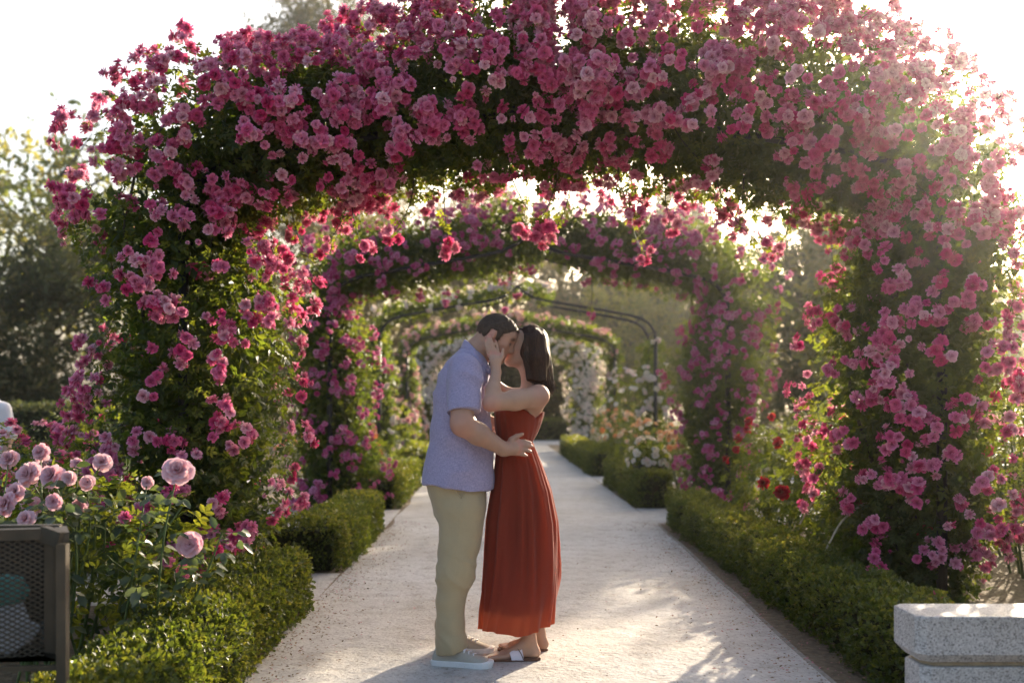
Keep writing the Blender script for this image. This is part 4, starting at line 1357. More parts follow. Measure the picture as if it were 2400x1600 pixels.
# ---- the man
lo, hi = (-.75, 4.62, -.01), (.62, 5.62, 1.84)
F = Field(lo, hi, .0066)
mc = at(1162, 786, 5.10)
mf, mu, ms = np.array([.90, -.04, -.43]), np.array([.43, 0, .90]), np.array([0, -1.0, 0])
mf = nrm(mf); ms = nrm(ms - mf * (ms @ mf)); mu = np.cross(ms, mf) * (1 if np.cross(ms, mf)[2] > 0 else -1)
L, g_ = head(F, mc, mf, mu, ms, True, 0)
F.chain([L(-.035, 0, -.05), at(1118, 822, 5.11), at(1104, 850, 5.12)], [.058, .062, .075], .03)
F.cone(at(1092, 872, 4.98), at(1095, 872, 5.26), .07, .07, .04)
F.loft([at(0, 1150, 5.12)[2], at(0, 1000, 5.12)[2], at(0, 880, 5.12)[2], at(0, 850, 5.12)[2]],
       [at(1015, 0, 5.12)[0], at(1030, 0, 5.12)[0], at(1045, 0, 5.12)[0], at(1075, 0, 5.12)[0]], [at(1130, 0, 5.12)[0], at(1132, 0, 5.12)[0], at(1128, 0, 5.12)[0], at(1125, 0, 5.12)[0]],
       [5.12] * 4, [.14, .17, .17, .1], .04)
# near arm round her waist
sh, el, wr = at(1088, 878, 4.93), at(1084, 994, 4.84), at(1180, 1052, 4.93)
um = at(1083, 935, 4.87)
F.chain([sh, um, el], [.055, .060, .056], .02)
fm = el * .62 + wr * .38
F.chain([el, fm, wr], [.056, .053, .035], .025)
# hand: palm, four fingers, thumb
pal = at(1203, 1052, 4.955)
F.cone(wr, pal, .032, .033, .02)
man_kn = kn = [at(1214, 1034, 4.962), at(1219, 1043, 4.958), at(1217, 1053, 4.958), at(1211, 1062, 4.962)]
mid = [at(1230, 1034, 4.965), at(1234, 1043, 4.960), at(1232, 1054, 4.960), at(1224, 1064, 4.964)]
man_tip = tip = [at(1243, 1037, 4.978), at(1248, 1046, 4.976), at(1245, 1058, 4.976), at(1235, 1068, 4.978)]
for i in range(4):
    F.cone(pal + (kn[i] - pal) * .25, kn[i], .017, .0125, .010)
    F.chain([kn[i], mid[i], tip[i]], [.0120, .0108, .0088], .004)
F.cone(wr * .4 + kn[0] * .6, at(1198, 1030, 4.945), .019, .015, .012)
F.chain([at(1198, 1030, 4.945), at(1212, 1021, 4.952), at(1225, 1017, 4.966)], [.0150, .0125, .0098], .006)
# far arm
F.chain([at(1100, 885, 5.30), at(1120, 985, 5.42), at(1185, 1005, 5.38)], [.065, .055, .036], .02)
fh = at(1200, 1005, 5.37)
F.cone(at(1185, 1005, 5.38), fh, .034, .03, .02)
for i in range(4):
    b = fh + np.array([.02, -.005, .024 - .018 * i])
    F.chain([fh, b, b + np.array([.035, -.03, 0]), b + np.array([.045, -.06, -.005])], [.02, .012, .0105, .0088], .005)
F.chain([fh, fh + np.array([.005, -.02, .035]), fh + np.array([.03, -.045, .04])], [.018, .013, .0098], .006)
# legs and feet inside the clothes
for a, b_, c_, d_, e_ in ((at(1070, 1160, 5.03), at(1066, 1335, 5.0), at(1056, 1520, 4.98), at(1040, 1545, 4.96), at(1130, 1553, 4.94)),
                          (at(1076, 1160, 5.22), at(1064, 1330, 5.22), at(1056, 1490, 5.22), at(1070, 1510, 5.22), at(1135, 1518, 5.22))):
    F.chain([a, b_, c_], [.062, .050, .024], .03)
    F.chain([c_, d_ + np.array([.03, 0, .012]), e_ + np.array([-.03, 0, .008])], [.024, .020, .015], .015)
V, Q = F.mesh(2)
stub = 0.45
spots = [(L(.089, 0, -.077), np.array([.018, .026, .012]), 0, .6), (L(-.014, .085, -.014), .03, 0, .45), (L(.06, .05, -.02), .03, 0, .18)]
for e in (-1, 1):
    spots.append((L(.088, e * .036, .014), np.array([.016, .02, .008]), 1, .85))
    spots.append((L(.088, e * .033, -.012), np.array([.012, .014, .006]), 1, .8))
spots += [(el + np.array([-.02, 0, -.02]), .06, 0, .4)] + [(k, .016, 0, .55) for k in man_kn] + [(k, .012, 0, .5) for k in man_tip]
A = paint(V, spots)
# beard shadow along the jaw
q = (V - mc) @ np.stack([mf, ms, mu]).T
jaw = np.clip((-.055 - q[:, 2]) / .02, 0, 1) * np.clip((q[:, 2] + .14) / .02, 0, 1) * np.clip((q[:, 0] - .0) / .03, 0, 1)
A[:, 1] = np.maximum(A[:, 1], jaw * .16)
man = tag(obj_np("person", V, [Q], M['skin_man'], None, True, A), "man in lavender short-sleeved shirt and khaki trousers, bending to kiss the woman", "person")
# hair
H = Field(mc - .15, mc + .15, .004)
Am = np.stack([mf, ms, mu])
H.ell(mc + mu * .013, Am, np.array([.106, .0845, .1]), .01)
H.ell(L(.045, 0, .045), Am, np.array([.056, .062, .045]), .02)


def hairline(G):
    q = (G - mc) @ Am.T
    ff, uu = q[..., 0], q[..., 2]
    side_ = np.abs(q[..., 1])
    line = np.interp(ff, [-.12, -.075, -.05, -.036, -.030, .004, .010, .026, .034, .055, .085, .12], [-.075, -.07, -.045, -.015, .018, .020, -.030, -.030, .018, .030, .062, .066])
    line = np.where(side_ < .045, np.where(ff > 0, .062, line), line)
    return (line - uu) * .8


H.keep(hairline)
V, Q = H.mesh(1)
nv = vnormals(V, Q)
V = V + nv * (.0022 * vnoise(V, 160, 2) + .0015 * vnoise(V, 320, 3))[:, None]
mhair = obj_np("hair", V, [Q], M['hair_man'], man, True)
r = np.random.default_rng(71)
ix = r.integers(len(V), size=7000)
ix = ix[(nv[ix] @ mu > -.6)]
comb = mf * .75 - mu * .25
Yd = nrm(nv[ix] * .30 + comb * .8 + .25 * r.normal(size=(len(ix), 3)))
Vs, Qs_, Ts_, As_ = scatter(tmpl_diamond(.05), V[ix] - nv[ix] * .002, Yd, sphere_dirs(len(ix), r), .007 + .007 * r.random(len(ix)), rng=r)
M['stubble'] = leafy("hair_strands", [(0, (.030, .019, .012)), (1, (.11, .072, .047))], [(0, (.05, .03, .02)), (1, (.2, .12, .07))], .15, .45, .35)
tag(obj_np("strands", Vs, [Qs_, Ts_], M['stubble'], mhair, False, As_), kind="stuff")

# shirt
S = Field((-.60, 4.66, .78), (.22, 5.52, 1.70), .007)
zz = [at(0, p, 5.12)[2] for p in (1175, 1145, 1067, 987, 923, 872, 848, 832, 815)]
bx = [at(p, 0, 5.12)[0] for p in (985, 987, 1000, 1008, 1013, 1027, 1042, 1062, 1090)]
fx = [at(p, 0, 5.12)[0] for p in (1158, 1158, 1156, 1153, 1150, 1147, 1143, 1138, 1130)]
S.loft(zz, bx, fx, [5.12] * 9, [.222, .222, .215, .212, .215, .212, .155, .105, .070], .01, 2.35)
s0, s1 = at(1090, 866, 4.935), at(1084, 990, 4.845)
ax_ = nrm(s1 - s0)
hem_pt = at(1084, 969, 4.86)


def sleeve(a, b, ra, rb, pt, axv):
    def fn(G):
        ba = b - a
        t = np.clip(((G - a) @ ba) / (ba @ ba), 0, 1)
        d = np.linalg.norm(G - a - t[..., None] * ba, axis=-1) - (ra + (rb - ra) * t)
        return np.maximum(d, (G - pt) @ axv)
    S.put(np.minimum(a, b) - .1, np.maximum(a, b) + .1, fn, .025)


sleeve(s0, s1, .083, .088, hem_pt, nrm(ax_ + np.array([.12, 0, 0])))
t0, t1 = at(1098, 870, 5.28), at(1135, 985, 5.41)
sleeve(t0, t1, .080, .082, at(1127, 962, 5.39), nrm(t1 - t0))
# hem: curved, lower at the front
S.keep(lambda G: (at(0, 1135, 5.12)[2] + (G[..., 0] - at(990, 0, 5.12)[0]) * -.055 + .012 * np.sin((G[..., 0]) * 17)) - G[..., 2])
V, Q = S.mesh(2)
nv = vnormals(V, Q)
body_ = np.clip((1.45 - V[:, 2]) / .2, 0, 1)
diag = V[:, 2] + .55 * V[:, 0]
fold = .014 * (.35 - np.abs(vnoise(np.stack([V[:, 0] * 4.5 - V[:, 2] * 2.2, V[:, 1] * 4, diag * 10], 1), 1.0, 21))) + .011 * vnoise(np.stack([V[:, 0] * 3.0, V[:, 1] * 3, diag * 8], 1), 1.0, 4) + .0065 * vnoise(np.stack([V[:, 0] * 9 + V[:, 2] * 3, V[:, 1] * 6, V[:, 2] * 2.2], 1), 1, 6)
fold += .0035 * body_ * np.sin(26 * V[:, 0] + 9 * vnoise(V, 3, 8)) * np.clip((1.18 - V[:, 2]) / .25, 0, 1)
# armhole seam
rs = np.linalg.norm(np.cross(V - s0, ax_), axis=1)
fold = fold + .004 * vnoise(np.stack([V[:, 0] * 14 - V[:, 2] * 9, V[:, 1] * 10, V[:, 2] * 12], 1), 1, 15) - .004 * np.exp(-((rs - .098) / .006) ** 2) * (V[:, 1] < 5.0) * (V[:, 2] > 1.16)
V = V + nv * fold[:, None]
shirt = obj_np("shirt", V, [Q], M['shirt'], man, True)
# collar: a folded band round the neck, open at the front
g = MB()
ring = []
for t in np.linspace(-2.75, 2.75, 44):
    # t = 0 at the nape, running round both sides to the front
    w = .5 + .5 * math.cos(t)
    pos_f = -math.cos(t)                      # -1 nape, 1 front
    px_, py_ = np.interp(pos_f, [-1, 0, 1], [1096, 1117, 1146]), np.interp(pos_f, [-1, 0, 1], [803, 829, 868])
    y_ = 5.12 - math.sin(t) * np.interp(abs(pos_f), [0, 1], [.083, .06])
    ring.append((at(px_, py_, 5.12) * [1, 0, 1] + [0, y_, 0], t))
ring_c = np.mean([p for p, t in ring], 0)
rows = []
for p, t in ring:
    o = nrm((p - ring_c) * [1, 1, .2])
    fr = .5 - .5 * math.cos(t)
    rows.append([p + o * .004 + [0, 0, -.012], p + o * .010 + [0, 0, .014], p + o * .018 + [0, 0, .012], p + o * (.032 + .010 * fr) + [.010 * fr, 0, -.022], p + o * (.046 + .012 * fr) + [.016 * fr, 0, -.050 - .012 * fr], p + o * (.040 + .012 * fr) + [.014 * fr, 0, -.055 - .012 * fr]])
rows = np.array(rows)
n_, k_ = rows.shape[:2]
g.add(rows.reshape(-1, 3), [[i * k_ + j, i * k_ + j + 1, (i + 1) * k_ + j + 1, (i + 1) * k_ + j] for i in range(n_ - 1) for j in range(k_ - 1)])
g.build("collar", M['shirt'], shirt, True)
g = MB(); bp = at(1151, 905, 5.09); g.lathe([(0, .002), (.005, .002), (.005, -.001)], bp, 10); g.build("button", M['lace'], shirt, True)

# trousers
T_ = Field((-.52, 4.80, -.01), (.08, 5.42, 1.0), .0065)
T_.loft([at(0, p, 5.12)[2] for p in (1225, 1180, 1130, 1100)], [at(p, 0, 5.12)[0] for p in (1026, 1012, 999, 1002)], [at(p, 0, 5.12)[0] for p in (1134, 1140, 1142, 1140)], [5.11, 5.12, 5.12, 5.12], [.165, .185, .19, .185], .02, 2.3)
near = [(1082, 1190, 5.03, .116), (1080, 1240, 5.03, .108), (1076, 1275, 5.02, .102), (1066, 1345, 5.005, .0925), (1055, 1405, 4.99, .0735), (1056, 1464, 4.98, .069), (1058, 1505, 4.975, .0725), (1056, 1530, 4.975, .074)]
far = [(1078, 1190, 5.21, .105), (1074, 1240, 5.22, .098), (1068, 1290, 5.22, .09), (1060, 1345, 5.22, .08), (1052, 1405, 5.22, .068), (1052, 1464, 5.22, .064), (1056, 1500, 5.22, .066)]
for legp in (near, far):
    T_.chain([at(a, b, d) for a, b, d, r_ in legp], [r_ for a, b, d, r_ in legp], .02)
hz = at(0, 1519, 4.97)[2]
T_.keep(lambda G: np.where(G[..., 1] < 5.12, (at(0, 1527, 4.97)[2] + .16 * (G[..., 0] - at(1058, 0, 4.97)[0])) - G[..., 2], at(0, 1497, 5.22)[2] - G[..., 2]))
T_.keep(lambda G: G[..., 2] - at(0, 1112, 5.12)[2])
V, Q = T_.mesh(2)
nv = vnormals(V, Q)
low = np.clip((.30 - V[:, 2]) / .2, 0, 1); knee = np.exp(-((V[:, 2] - .46) / .10) ** 2); hip = np.clip((V[:, 2] - .62) / .15, 0, 1)
dg = V[:, 2] - .5 * V[:, 0]; dg2 = V[:, 2] + .7 * V[:, 0]
fold = .016 * (low + knee * .9 + .25 + .5 * hip) * (.35 - np.abs(vnoise(np.stack([V[:, 0] * 5, V[:, 1] * 5, dg2 * 13], 1), 1, 31))) + .008 * (low * .9 + knee * .8 + .3) * vnoise(np.stack([V[:, 0] * 4, V[:, 1] * 4, dg2 * 11], 1), 1, 11) + .0055 * vnoise(np.stack([V[:, 0] * 9 + V[:, 2] * 1.5, V[:, 1] * 9, V[:, 2] * 2.4], 1), 1, 12)
fold += .005 * hip * vnoise(np.stack([V[:, 0] * 7, V[:, 1] * 7, dg * 9], 1), 1, 13)
V = V + nv * fold[:, None]
trousers = obj_np("trousers", V, [Q], M['chino'], man, True)
# slanting side pocket
yk_ = lambda px, py: at(px, py, 4.955)
g = MB()
M['pocket'] = plain("pocket_shadow_lining", (.20, .17, .11), .9, .1)
pk = [at(1062, 1140, 4.93), at(1070, 1153, 4.925), at(1081, 1167, 4.922)]
g.tube(catmull(pk, 8), .0035, 5)
g.tube(catmull([at(1081, 1167, 4.922), at(1088, 1153, 4.928), at(1095, 1140, 4.935)], 8), .0035, 5)
g.build("pocket", M['chino'], trousers, True)


def shoe(heel, toe, w, label=None):
    """low canvas shoe: rubber sole, canvas upper, laces"""
    heel, toe = np.asarray(heel, float), np.asarray(toe, float)
    f_ = nrm((toe - heel) * [1, 1, 0]); s_ = np.array([f_[1], -f_[0], 0]); Ls = np.linalg.norm((toe - heel)[:2])
    o = np.array([heel[0], heel[1], 0])
    t = np.array([0, .03, .10, .25, .42, .58, .72, .85, .94, .985, 1.0])
    hwid = w * np.array([.40, .62, .74, .74, .74, .88, 1.0, .96, .74, .42, .1])
    g = MB()
    seg = 24
    # sole
    outline = np.concatenate([np.stack([t, hwid], 1), np.stack([t[::-1], -hwid[::-1]], 1)])
    zs = [(.002, .97), (.010, 1.0), (.030, 1.02), (.034, .97)]
    V = []
    for z, k in zs:
        for a, b in outline:
            V.append(o + f_ * (.5 + (a - .5) * k) * Ls + s_ * b * k + np.array([0, 0, z + .012 * max(0, a - .8) * 3 * (z > .005)]))
    m = len(outline)
    Qs = [[i * m + j, i * m + (j + 1) % m, (i + 1) * m + (j + 1) % m, (i + 1) * m + j] for i in range(3) for j in range(m)]
    g.add(np.array(V), Qs)
    top = [[3 * m + j, 3 * m + j + 1, 3 * m + m - 2 - j, 3 * m + m - 1 - j] for j in range(len(t) - 1)]
    g.Q.append(np.array(top)); g.Q.append(np.array(top)[:, ::-1] - 3 * m)
    sole = g
    # upper: half-oval sections
    ht = np.array([.055, .080, .088, .092, .095, .082, .064, .052, .040, .030, .022])
    V = []
    aa = np.linspace(0, PI, 13)
    for i in range(len(t)):
        for a in aa:
            x = math.copysign(abs(math.cos(a)) ** .8, math.cos(a)); z = math.sin(a) ** .75
            lean = -.02 if t[i] < .1 else 0
            V.append(o + f_ * (.02 + t[i] * .955) * Ls + s_ * hwid[i] * .95 * x * (1 - .25 * z * (t[i] < .5)) + np.array([0, 0, .026 + (ht[i] - .026) * z]))
    g = MB(); g.add(np.array(V), [[i * 13 + j, (i + 1) * 13 + j, (i + 1) * 13 + j + 1, i * 13 + j + 1] for i in range(len(t) - 1) for j in range(12)])
    up = g.build("shoe", M['canvas'], man, True)
    sole.build("sole", M['rubber'], up, False)
    g = MB()
    for k in range(4):
        tt = .47 + .075 * k
        zt = np.interp(.0 + tt, .02 + t * .955, ht)
        c = o + f_ * tt * Ls + np.array([0, 0, zt + .004])
        g.tube([c - s_ * .024 + [0, 0, -.012], c - s_ * .010 + f_ * .006, c + s_ * .010 - f_ * .004, c + s_ * .024 + [0, 0, -.012]], .0038, 5)
    c = o + f_ * .44 * Ls + np.array([0, 0, .104])
    for e in (-1, 1):
        g.tube(catmull([c, c + s_ * e * .020 + [0, 0, .012], c + s_ * e * .034 + f_ * .01 + [0, 0, -.006], c + s_ * e * .012 + f_ * .008], 10), .003, 5)
    g.build("laces", M['lace'], up, True)
    # tongue
    g = MB()
    c0 = o + f_ * .40 * Ls
    V = [c0 + f_ * a * Ls + s_ * b + np.array([0, 0, z]) for a, z, hw_ in ((.0, .118, .020), (.06, .102, .022), (.16, .082, .020)) for b in (-hw_, 0, hw_)]
    V = np.array(V); V[[1, 4, 7], 2] += .006
    g.add(V, [[i * 3 + j, i * 3 + j + 1, i * 3 + j + 4, i * 3 + j + 3] for i in range(2) for j in range(2)])
    g.build("tongue", M['lace'], up, True)


shoe(at(1012, 1556, 4.985), at(1156, 1560, 4.93), .052)
shoe(at(1022, 1530, 5.25), at(1158, 1530, 5.22), .050)

# ---- the woman
F = Field((-.14, 4.66, -.01), (.46, 5.62, 1.72), .0066)
wc = at(1235, 813, 5.165)
wf, wu, ws = nrm(np.array([-.95, -.02, .31])), np.array([.31, 0, .95]), np.array([0, -1.0, 0])
ws = nrm(ws - wf * (ws @ wf)); wu = np.cross(wf, ws); wu = wu * np.sign(wu[2])
L, g_ = head(F, wc, wf, wu, ws, False, 0)
F.chain([L(-.02, 0, -.05), at(1240, 862, 5.165), at(1246, 905, 5.165)], [.048, .044, .055], .03)
# shoulders, chest, waist, hips
F.cone(at(1262, 925, 5.03), at(1262, 925, 5.31), .052, .052, .04)
zz = [at(0, p, 5.165)[2] for p in (1200, 1130, 1085, 1038, 1000, 965, 935, 915)]
F.loft(zz, [at(p, 0, 5.165)[0] for p in (1180, 1168, 1170, 1172, 1170, 1172, 1190, 1215)], [at(p, 0, 5.165)[0] for p in (1280, 1276, 1260, 1240, 1256, 1270, 1280, 1278)],
       [5.165] * 8, [.14, .155, .135, .112, .125, .135, .14, .10], .04, 2.1)
# near arm up to his face
sh, el, wr = at(1262, 930, 5.015), at(1150, 945, 4.865), at(1163, 872, 4.975)
F.chain([sh, sh * .5 + el * .5, el], [.052, .049, .040], .025)
F.chain([el, el * .6 + wr * .4, wr], [.036, .0365, .0245], .02)
pal = at(1160, 845, 4.985)
F.cone(wr, pal, .024, .028, .015)
kn = [at(1168, 832, 5.00), at(1160, 829, 4.992), at(1152, 828, 4.990), at(1145, 831, 4.992)]
mid = [at(1165, 812, 5.006), at(1154, 806, 4.998), at(1147, 806, 4.996), at(1140, 813, 4.996)]
tip = [at(1161, 797, 5.012), at(1149, 787, 5.006), at(1142, 787, 5.006), at(1137, 797, 5.004)]
for i in range(4):
    F.cone(pal + (kn[i] - pal) * .2, kn[i], .015, .0105, .008)
    F.chain([kn[i], mid[i], tip[i]], [.0098, .0088, .0070], .003)
F.chain([at(1168, 852, 4.985), at(1177, 836, 4.992), at(1179, 817, 5.005)], [.014, .0105, .0078], .008)
# far arm over his shoulder
F.chain([at(1262, 926, 5.31), at(1190, 925, 5.44), at(1110, 862, 5.34)], [.048, .037, .026], .02)
fh = at(1102, 856, 5.33)
for i in range(4):
    b = fh + np.array([-.025, -.01 - .014 * i, .004])
    F.chain([fh, b, b + np.array([-.03, -.012, -.012]), b + np.array([-.048, -.016, -.03])], [.02, .0105, .009, .007], .004)
F.chain([fh, fh + np.array([-.005, .03, .006]), fh + np.array([-.03, .045, -.01])], [.016, .0105, .008], .005)
# legs, feet with toes
for a, b_, c_, hl, bl, sgn in ((at(1222, 1160, 5.09), at(1230, 1330, 5.08), at(1241, 1493, 5.075), at(1252, 1535, 5.075), at(1180, 1542, 5.06), -1),
                          (at(1228, 1160, 5.24), at(1240, 1330, 5.24), at(1263, 1480, 5.25), at(1272, 1518, 5.25), at(1200, 1524, 5.25), 1)):
    F.chain([a, b_, b_ * .55 + c_ * .45 + np.array([.012, 0, 0]), c_], [.085, .053, .048, .031], .03)
    hl = hl.copy(); hl[2] = .045; bl = bl.copy(); bl[2] = .034
    F.cone(c_, hl, .031, .030, .02)
    F.chain([c_ + np.array([-.01, 0, -.01]), hl * .5 + bl * .5 + np.array([0, 0, .022]), bl], [.032, .028, .022], .02)
    F.cone(hl, bl, .026, .020, .02)
    F.cone(bl + np.array([.015, -.02, 0]), bl + np.array([.015, .02, 0]), .018, .018, .015)
    for k in range(5):
        yo = sgn * (-.034 + .017 * k)
        ln = [.062, .060, .053, .044, .034][k] if sgn < 0 else [.062, .060, .053, .044, .034][k]
        rt = [.0125, .009, .0085, .008, .0075][k]
        yo = -yo
        p0 = bl + np.array([.01, yo * .9, 0]); p1 = bl + np.array([-ln, yo, -.006])
        F.cone(p0, p1, rt * 1.15, rt, .005)
V, Q = F.mesh(2)
spots = [(L(.087 * .93, 0, -.077 * .93), np.array([.018, .026, .011]), 0, .8), (L(.05, .045, -.03), .03, 0, .15)]
for e in (-1, 1):
    spots.append((L(.080, e * .034, .016), np.array([.016, .020, .007]), 1, .7))
    spots.append((L(.078, e * .031, -.011), np.array([.013, .014, .006]), 1, .9))
spots += [(el + np.array([-.01, 0, -.02]), .045, 0, .4), (sh, .06, 0, .2)] + [(k, .013, 0, .5) for k in kn] + [(k, .010, 0, .5) for k in tip]
woman = tag(obj_np("person", V, [Q], M['skin_woman'], None, True, paint(V, spots)), "dark-haired woman in long rust red dress with her hand on the man's cheek", "person")
# rings
def ring(c, axis_, rad, parent):
    axis_ = nrm(np.asarray(axis_, float)); x = nrm(np.cross(axis_, [0.3, .2, 1])); y = np.cross(axis_, x)
    a = np.linspace(0, 2 * PI, 17)
    g = MB(); g.tube(c + rad * (np.cos(a)[:, None] * x + np.sin(a)[:, None] * y), .0016, 6, False)
    g.lathe([(0, .003), (.003, .001), (0, -.002)], c + np.array([0, -rad - .001, 0]), 8)
    g.build("ring", M['gold'], parent, True)
ring(at(1146, 827, 4.994), mid[3] - kn[3], .0112, woman)

# hair: a cap and a curtain, then locks of strands over it
H = Field(wc - [.14, .16, .28], wc + [.22, .16, .15], .0055)
Aw = np.stack([wf, ws, wu])
H.ell(wc - wf * .010 + wu * .012, Aw, np.array([.104, .090, .100]), .01)
hp_ = [wc + [.030, 0, .03], wc + [.048, 0, -.06], wc + [.062, 0, -.16]]
for yo in (-.052, -.02, .02, .052):
    H.chain([p + np.array([0, yo, 0]) for p in hp_], [.066, .060, .046], .03)
H.put(wc - [.03, .12, .2], wc + [.06, -.04, .02], lambda G: np.maximum(np.abs(G[..., 1] - (wc[1] - .078)) - .022, np.maximum(np.abs(G[..., 0] - (wc[0] + .030 + .10 * (wc[2] - G[..., 2]))) - .052, np.abs(G[..., 2] - (wc[2] - .06)) - .115)), .02)


def facecut(G):
    q = (G - wc) @ Aw.T
    # open at the face: in front of a slanted line, below the hairline
    d = np.minimum(.030 + .45 * np.maximum(0, q[..., 2] - .03) - q[..., 0] * 1.0, 9)
    return -np.maximum(d, (q[..., 2] - .070)) * .8


H.keep(facecut)
H.keep(lambda G: (wc[2] - .205 - .10 * (G[..., 0] - wc[0]) + .008 * np.sin(G[..., 0] * 160)) - G[..., 2])
V, Q = H.mesh(2)
nv = vnormals(V, Q)
strand = vnoise(np.stack([V[:, 0] * 60, V[:, 1] * 60, V[:, 2] * 6], 1), 1, 3) + 1.4 * vnoise(np.stack([V[:, 0] * 28, V[:, 1] * 28, V[:, 2] * 4], 1), 1, 9)
V = V + nv * (.0045 * strand)[:, None]
hair = obj_np("hair", V, [Q], M['hair_woman'], woman, True)
r = np.random.default_rng(77)
locks = MB()
for k in range(1100):
    # root on the crown, flowing over the back and side of the head and down
    phi = r.uniform(-1.0, 1.0) * 1.9                # round the head, 0 = back
    z0 = r.uniform(.0, 1)
    o_ = (-wf * math.cos(phi) + ws * math.sin(phi))
    rt = wc + wu * (.012 + .108 * math.cos(z0 * 1.3)) + o_ * (.108 * math.sin(z0 * 1.3 + .1)) * np.array([1, .93, 1])
    md = wc + o_ * (.104 + .013 * r.random()) * np.array([1, .92, 1]) + np.array([.015, 0, -.03])
    lowp = wc + np.array([.050, 0, -.135]) + o_ * np.array([.078, .088, .02]) * (.92 + .24 * r.random())
    end = wc + np.array([.066 + .01 * r.normal(), 0, -.215 + .016 * r.normal()]) + o_ * np.array([.062, .078, 0]) * (.85 + .35 * r.random())
    if (rt - wc) @ wf > .03 and abs(math.sin(phi)) > .8: continue
    pts = catmull([rt, md, lowp, end], 12)
    if ((pts - wc) @ wf).max() > .045: continue
    wd = r.uniform(.0010, .0034)
    tn = nrm(np.gradient(pts, axis=0)); sd = nrm(np.cross(tn, pts - (wc + [.04, 0, -.05])))
    w_ = wd * np.interp(np.linspace(0, 1, 12), [0, .15, .8, 1], [.6, 1, .9, .15])
    outw = nrm(np.cross(sd, tn)) * .0012
    Vv = np.stack([pts - sd * w_[:, None], pts + outw, pts + sd * w_[:, None]], 1).reshape(-1, 3)
    locks.add(Vv, [[i * 3 + j, i * 3 + j + 1, i * 3 + j + 4, i * 3 + j + 3] for i in range(11) for j in range(2)])
LV, LQ = np.concatenate(locks.V), np.concatenate(locks.Q)
LA = np.stack([np.zeros(len(LV)), np.repeat(r.random(len(LV) // 36), 36)], 1)
M['lock'] = leafy("hair_locks", [(0, (.012, .006, .004)), (.7, (.045, .022, .013)), (1, (.095, .048, .028))], [(0, (.06, .025, .012)), (1, (.30, .13, .06))], .18, .42, .4)
lk = obj_np("locks", LV, [LQ], M['lock'], hair, True, LA)
tag(lk, kind="stuff")

# dress: bodice and long gathered skirt, an opaque lining under a sheer layer
def skirt(levels, nth, hem, pleat, seed, close=1.0, thick=0):
    r = np.random.default_rng(seed)
    py_ = np.array([l[0] for l in levels], float)
    P_ = np.linspace(py_[0], py_[-1], 64)
    x0 = np.interp(P_, py_, [l[1] for l in levels]); x1 = np.interp(P_, py_, [l[2] for l in levels]); hw_ = np.interp(P_, py_, [l[3] for l in levels])
    th = np.arange(nth) / nth * 2 * PI
    ph = [r.random() * 6.3 for _ in range(6)]
    fr = [9, 14, 21, 5, 30, 3]
    V = []
    for i, p in enumerate(P_):
        k = i / 63
        Xa, Xb = at(x0[i], p, 5.16), at(x1[i], p, 5.16)
        c = (Xa + Xb) / 2; rx = (Xb - Xa)[0] / 2 * close; ry = hw_[i] * close
        ring_ = np.stack([np.cos(th) * 1.7, np.sin(th) * 1.7, np.full(nth, k * .55)], 1)
        wave = pleat * k ** .6 * (.036 * vnoise(ring_, 1.0, 3) + .030 * (.6 - 2 * np.abs(vnoise(ring_, 2.1, 5))) + .008 * vnoise(ring_, 4.6, 7))
        wave = wave + pleat * (.1 + .9 * math.exp(-k * 6)) * .0032 * np.sin(30 * th + 5 * vnoise(ring_, 1.3, 9))
        rad = 1 + wave / max(rx, .05)
        ex = .92
        cs, sn = np.cos(th), np.sin(th)
        X = c[0] + rx * np.sign(cs) * np.abs(cs) ** ex * rad; Y = c[1] + ry * np.sign(sn) * np.abs(sn) ** ex * rad
        z = np.full(nth, c[2])
        if hem: z = z + k ** 6 * hem(th)
        V.append(np.stack([X, Y, z], 1))
    V = np.concatenate(V)
    Q = [[i * nth + j, i * nth + (j + 1) % nth, (i + 1) * nth + (j + 1) % nth, (i + 1) * nth + j] for i in range(63) for j in range(nth)]
    return V, np.array(Q)


lev = [(1036, 1166, 1248, .125), (1060, 1163, 1258, .140), (1089, 1160, 1269, .158), (1148, 1151, 1289, .185), (1221, 1139, 1303, .20), (1323, 1132, 1307, .215), (1378, 1127, 1305, .225), (1462, 1120, 1297, .24)]
hemf = lambda th: .035 * np.maximum(0, -np.cos(th)) ** 2 * (np.sin(th) > -.2) + .022 * np.maximum(0, np.cos(th)) + .006 * np.sin(5 * th)
V, Q = skirt(lev, 220, hemf, 1.0, 5)
dress = obj_np("dress", V, [Q], M['sheer'], woman, True)
lev2 = [(a, b + 2, c - 2, d - .004) for a, b, c, d in lev[:-1]] + [(1424, 1128, 1294, .225)]
V, Q = skirt(lev2, 200, lambda th: hemf(th) * .6, .92, 5, .94)
obj_np("lining", V, [Q], M['rust'], dress, True)
B = Field((-.06, 4.90, 1.0), (.36, 5.42, 1.42), .006)
zz = [at(0, p, 5.165)[2] for p in (1050, 1036, 1012, 990, 968, 950, 925)]
B.loft(zz, [at(p, 0, 5.165)[0] for p in (1163, 1165, 1162, 1159, 1159, 1166, 1185)], [at(p, 0, 5.165)[0] for p in (1252, 1247, 1260, 1269, 1275, 1277, 1272)],
       [5.165] * 7, [.128, .124, .135, .145, .150, .148, .12], .01, 2.1)
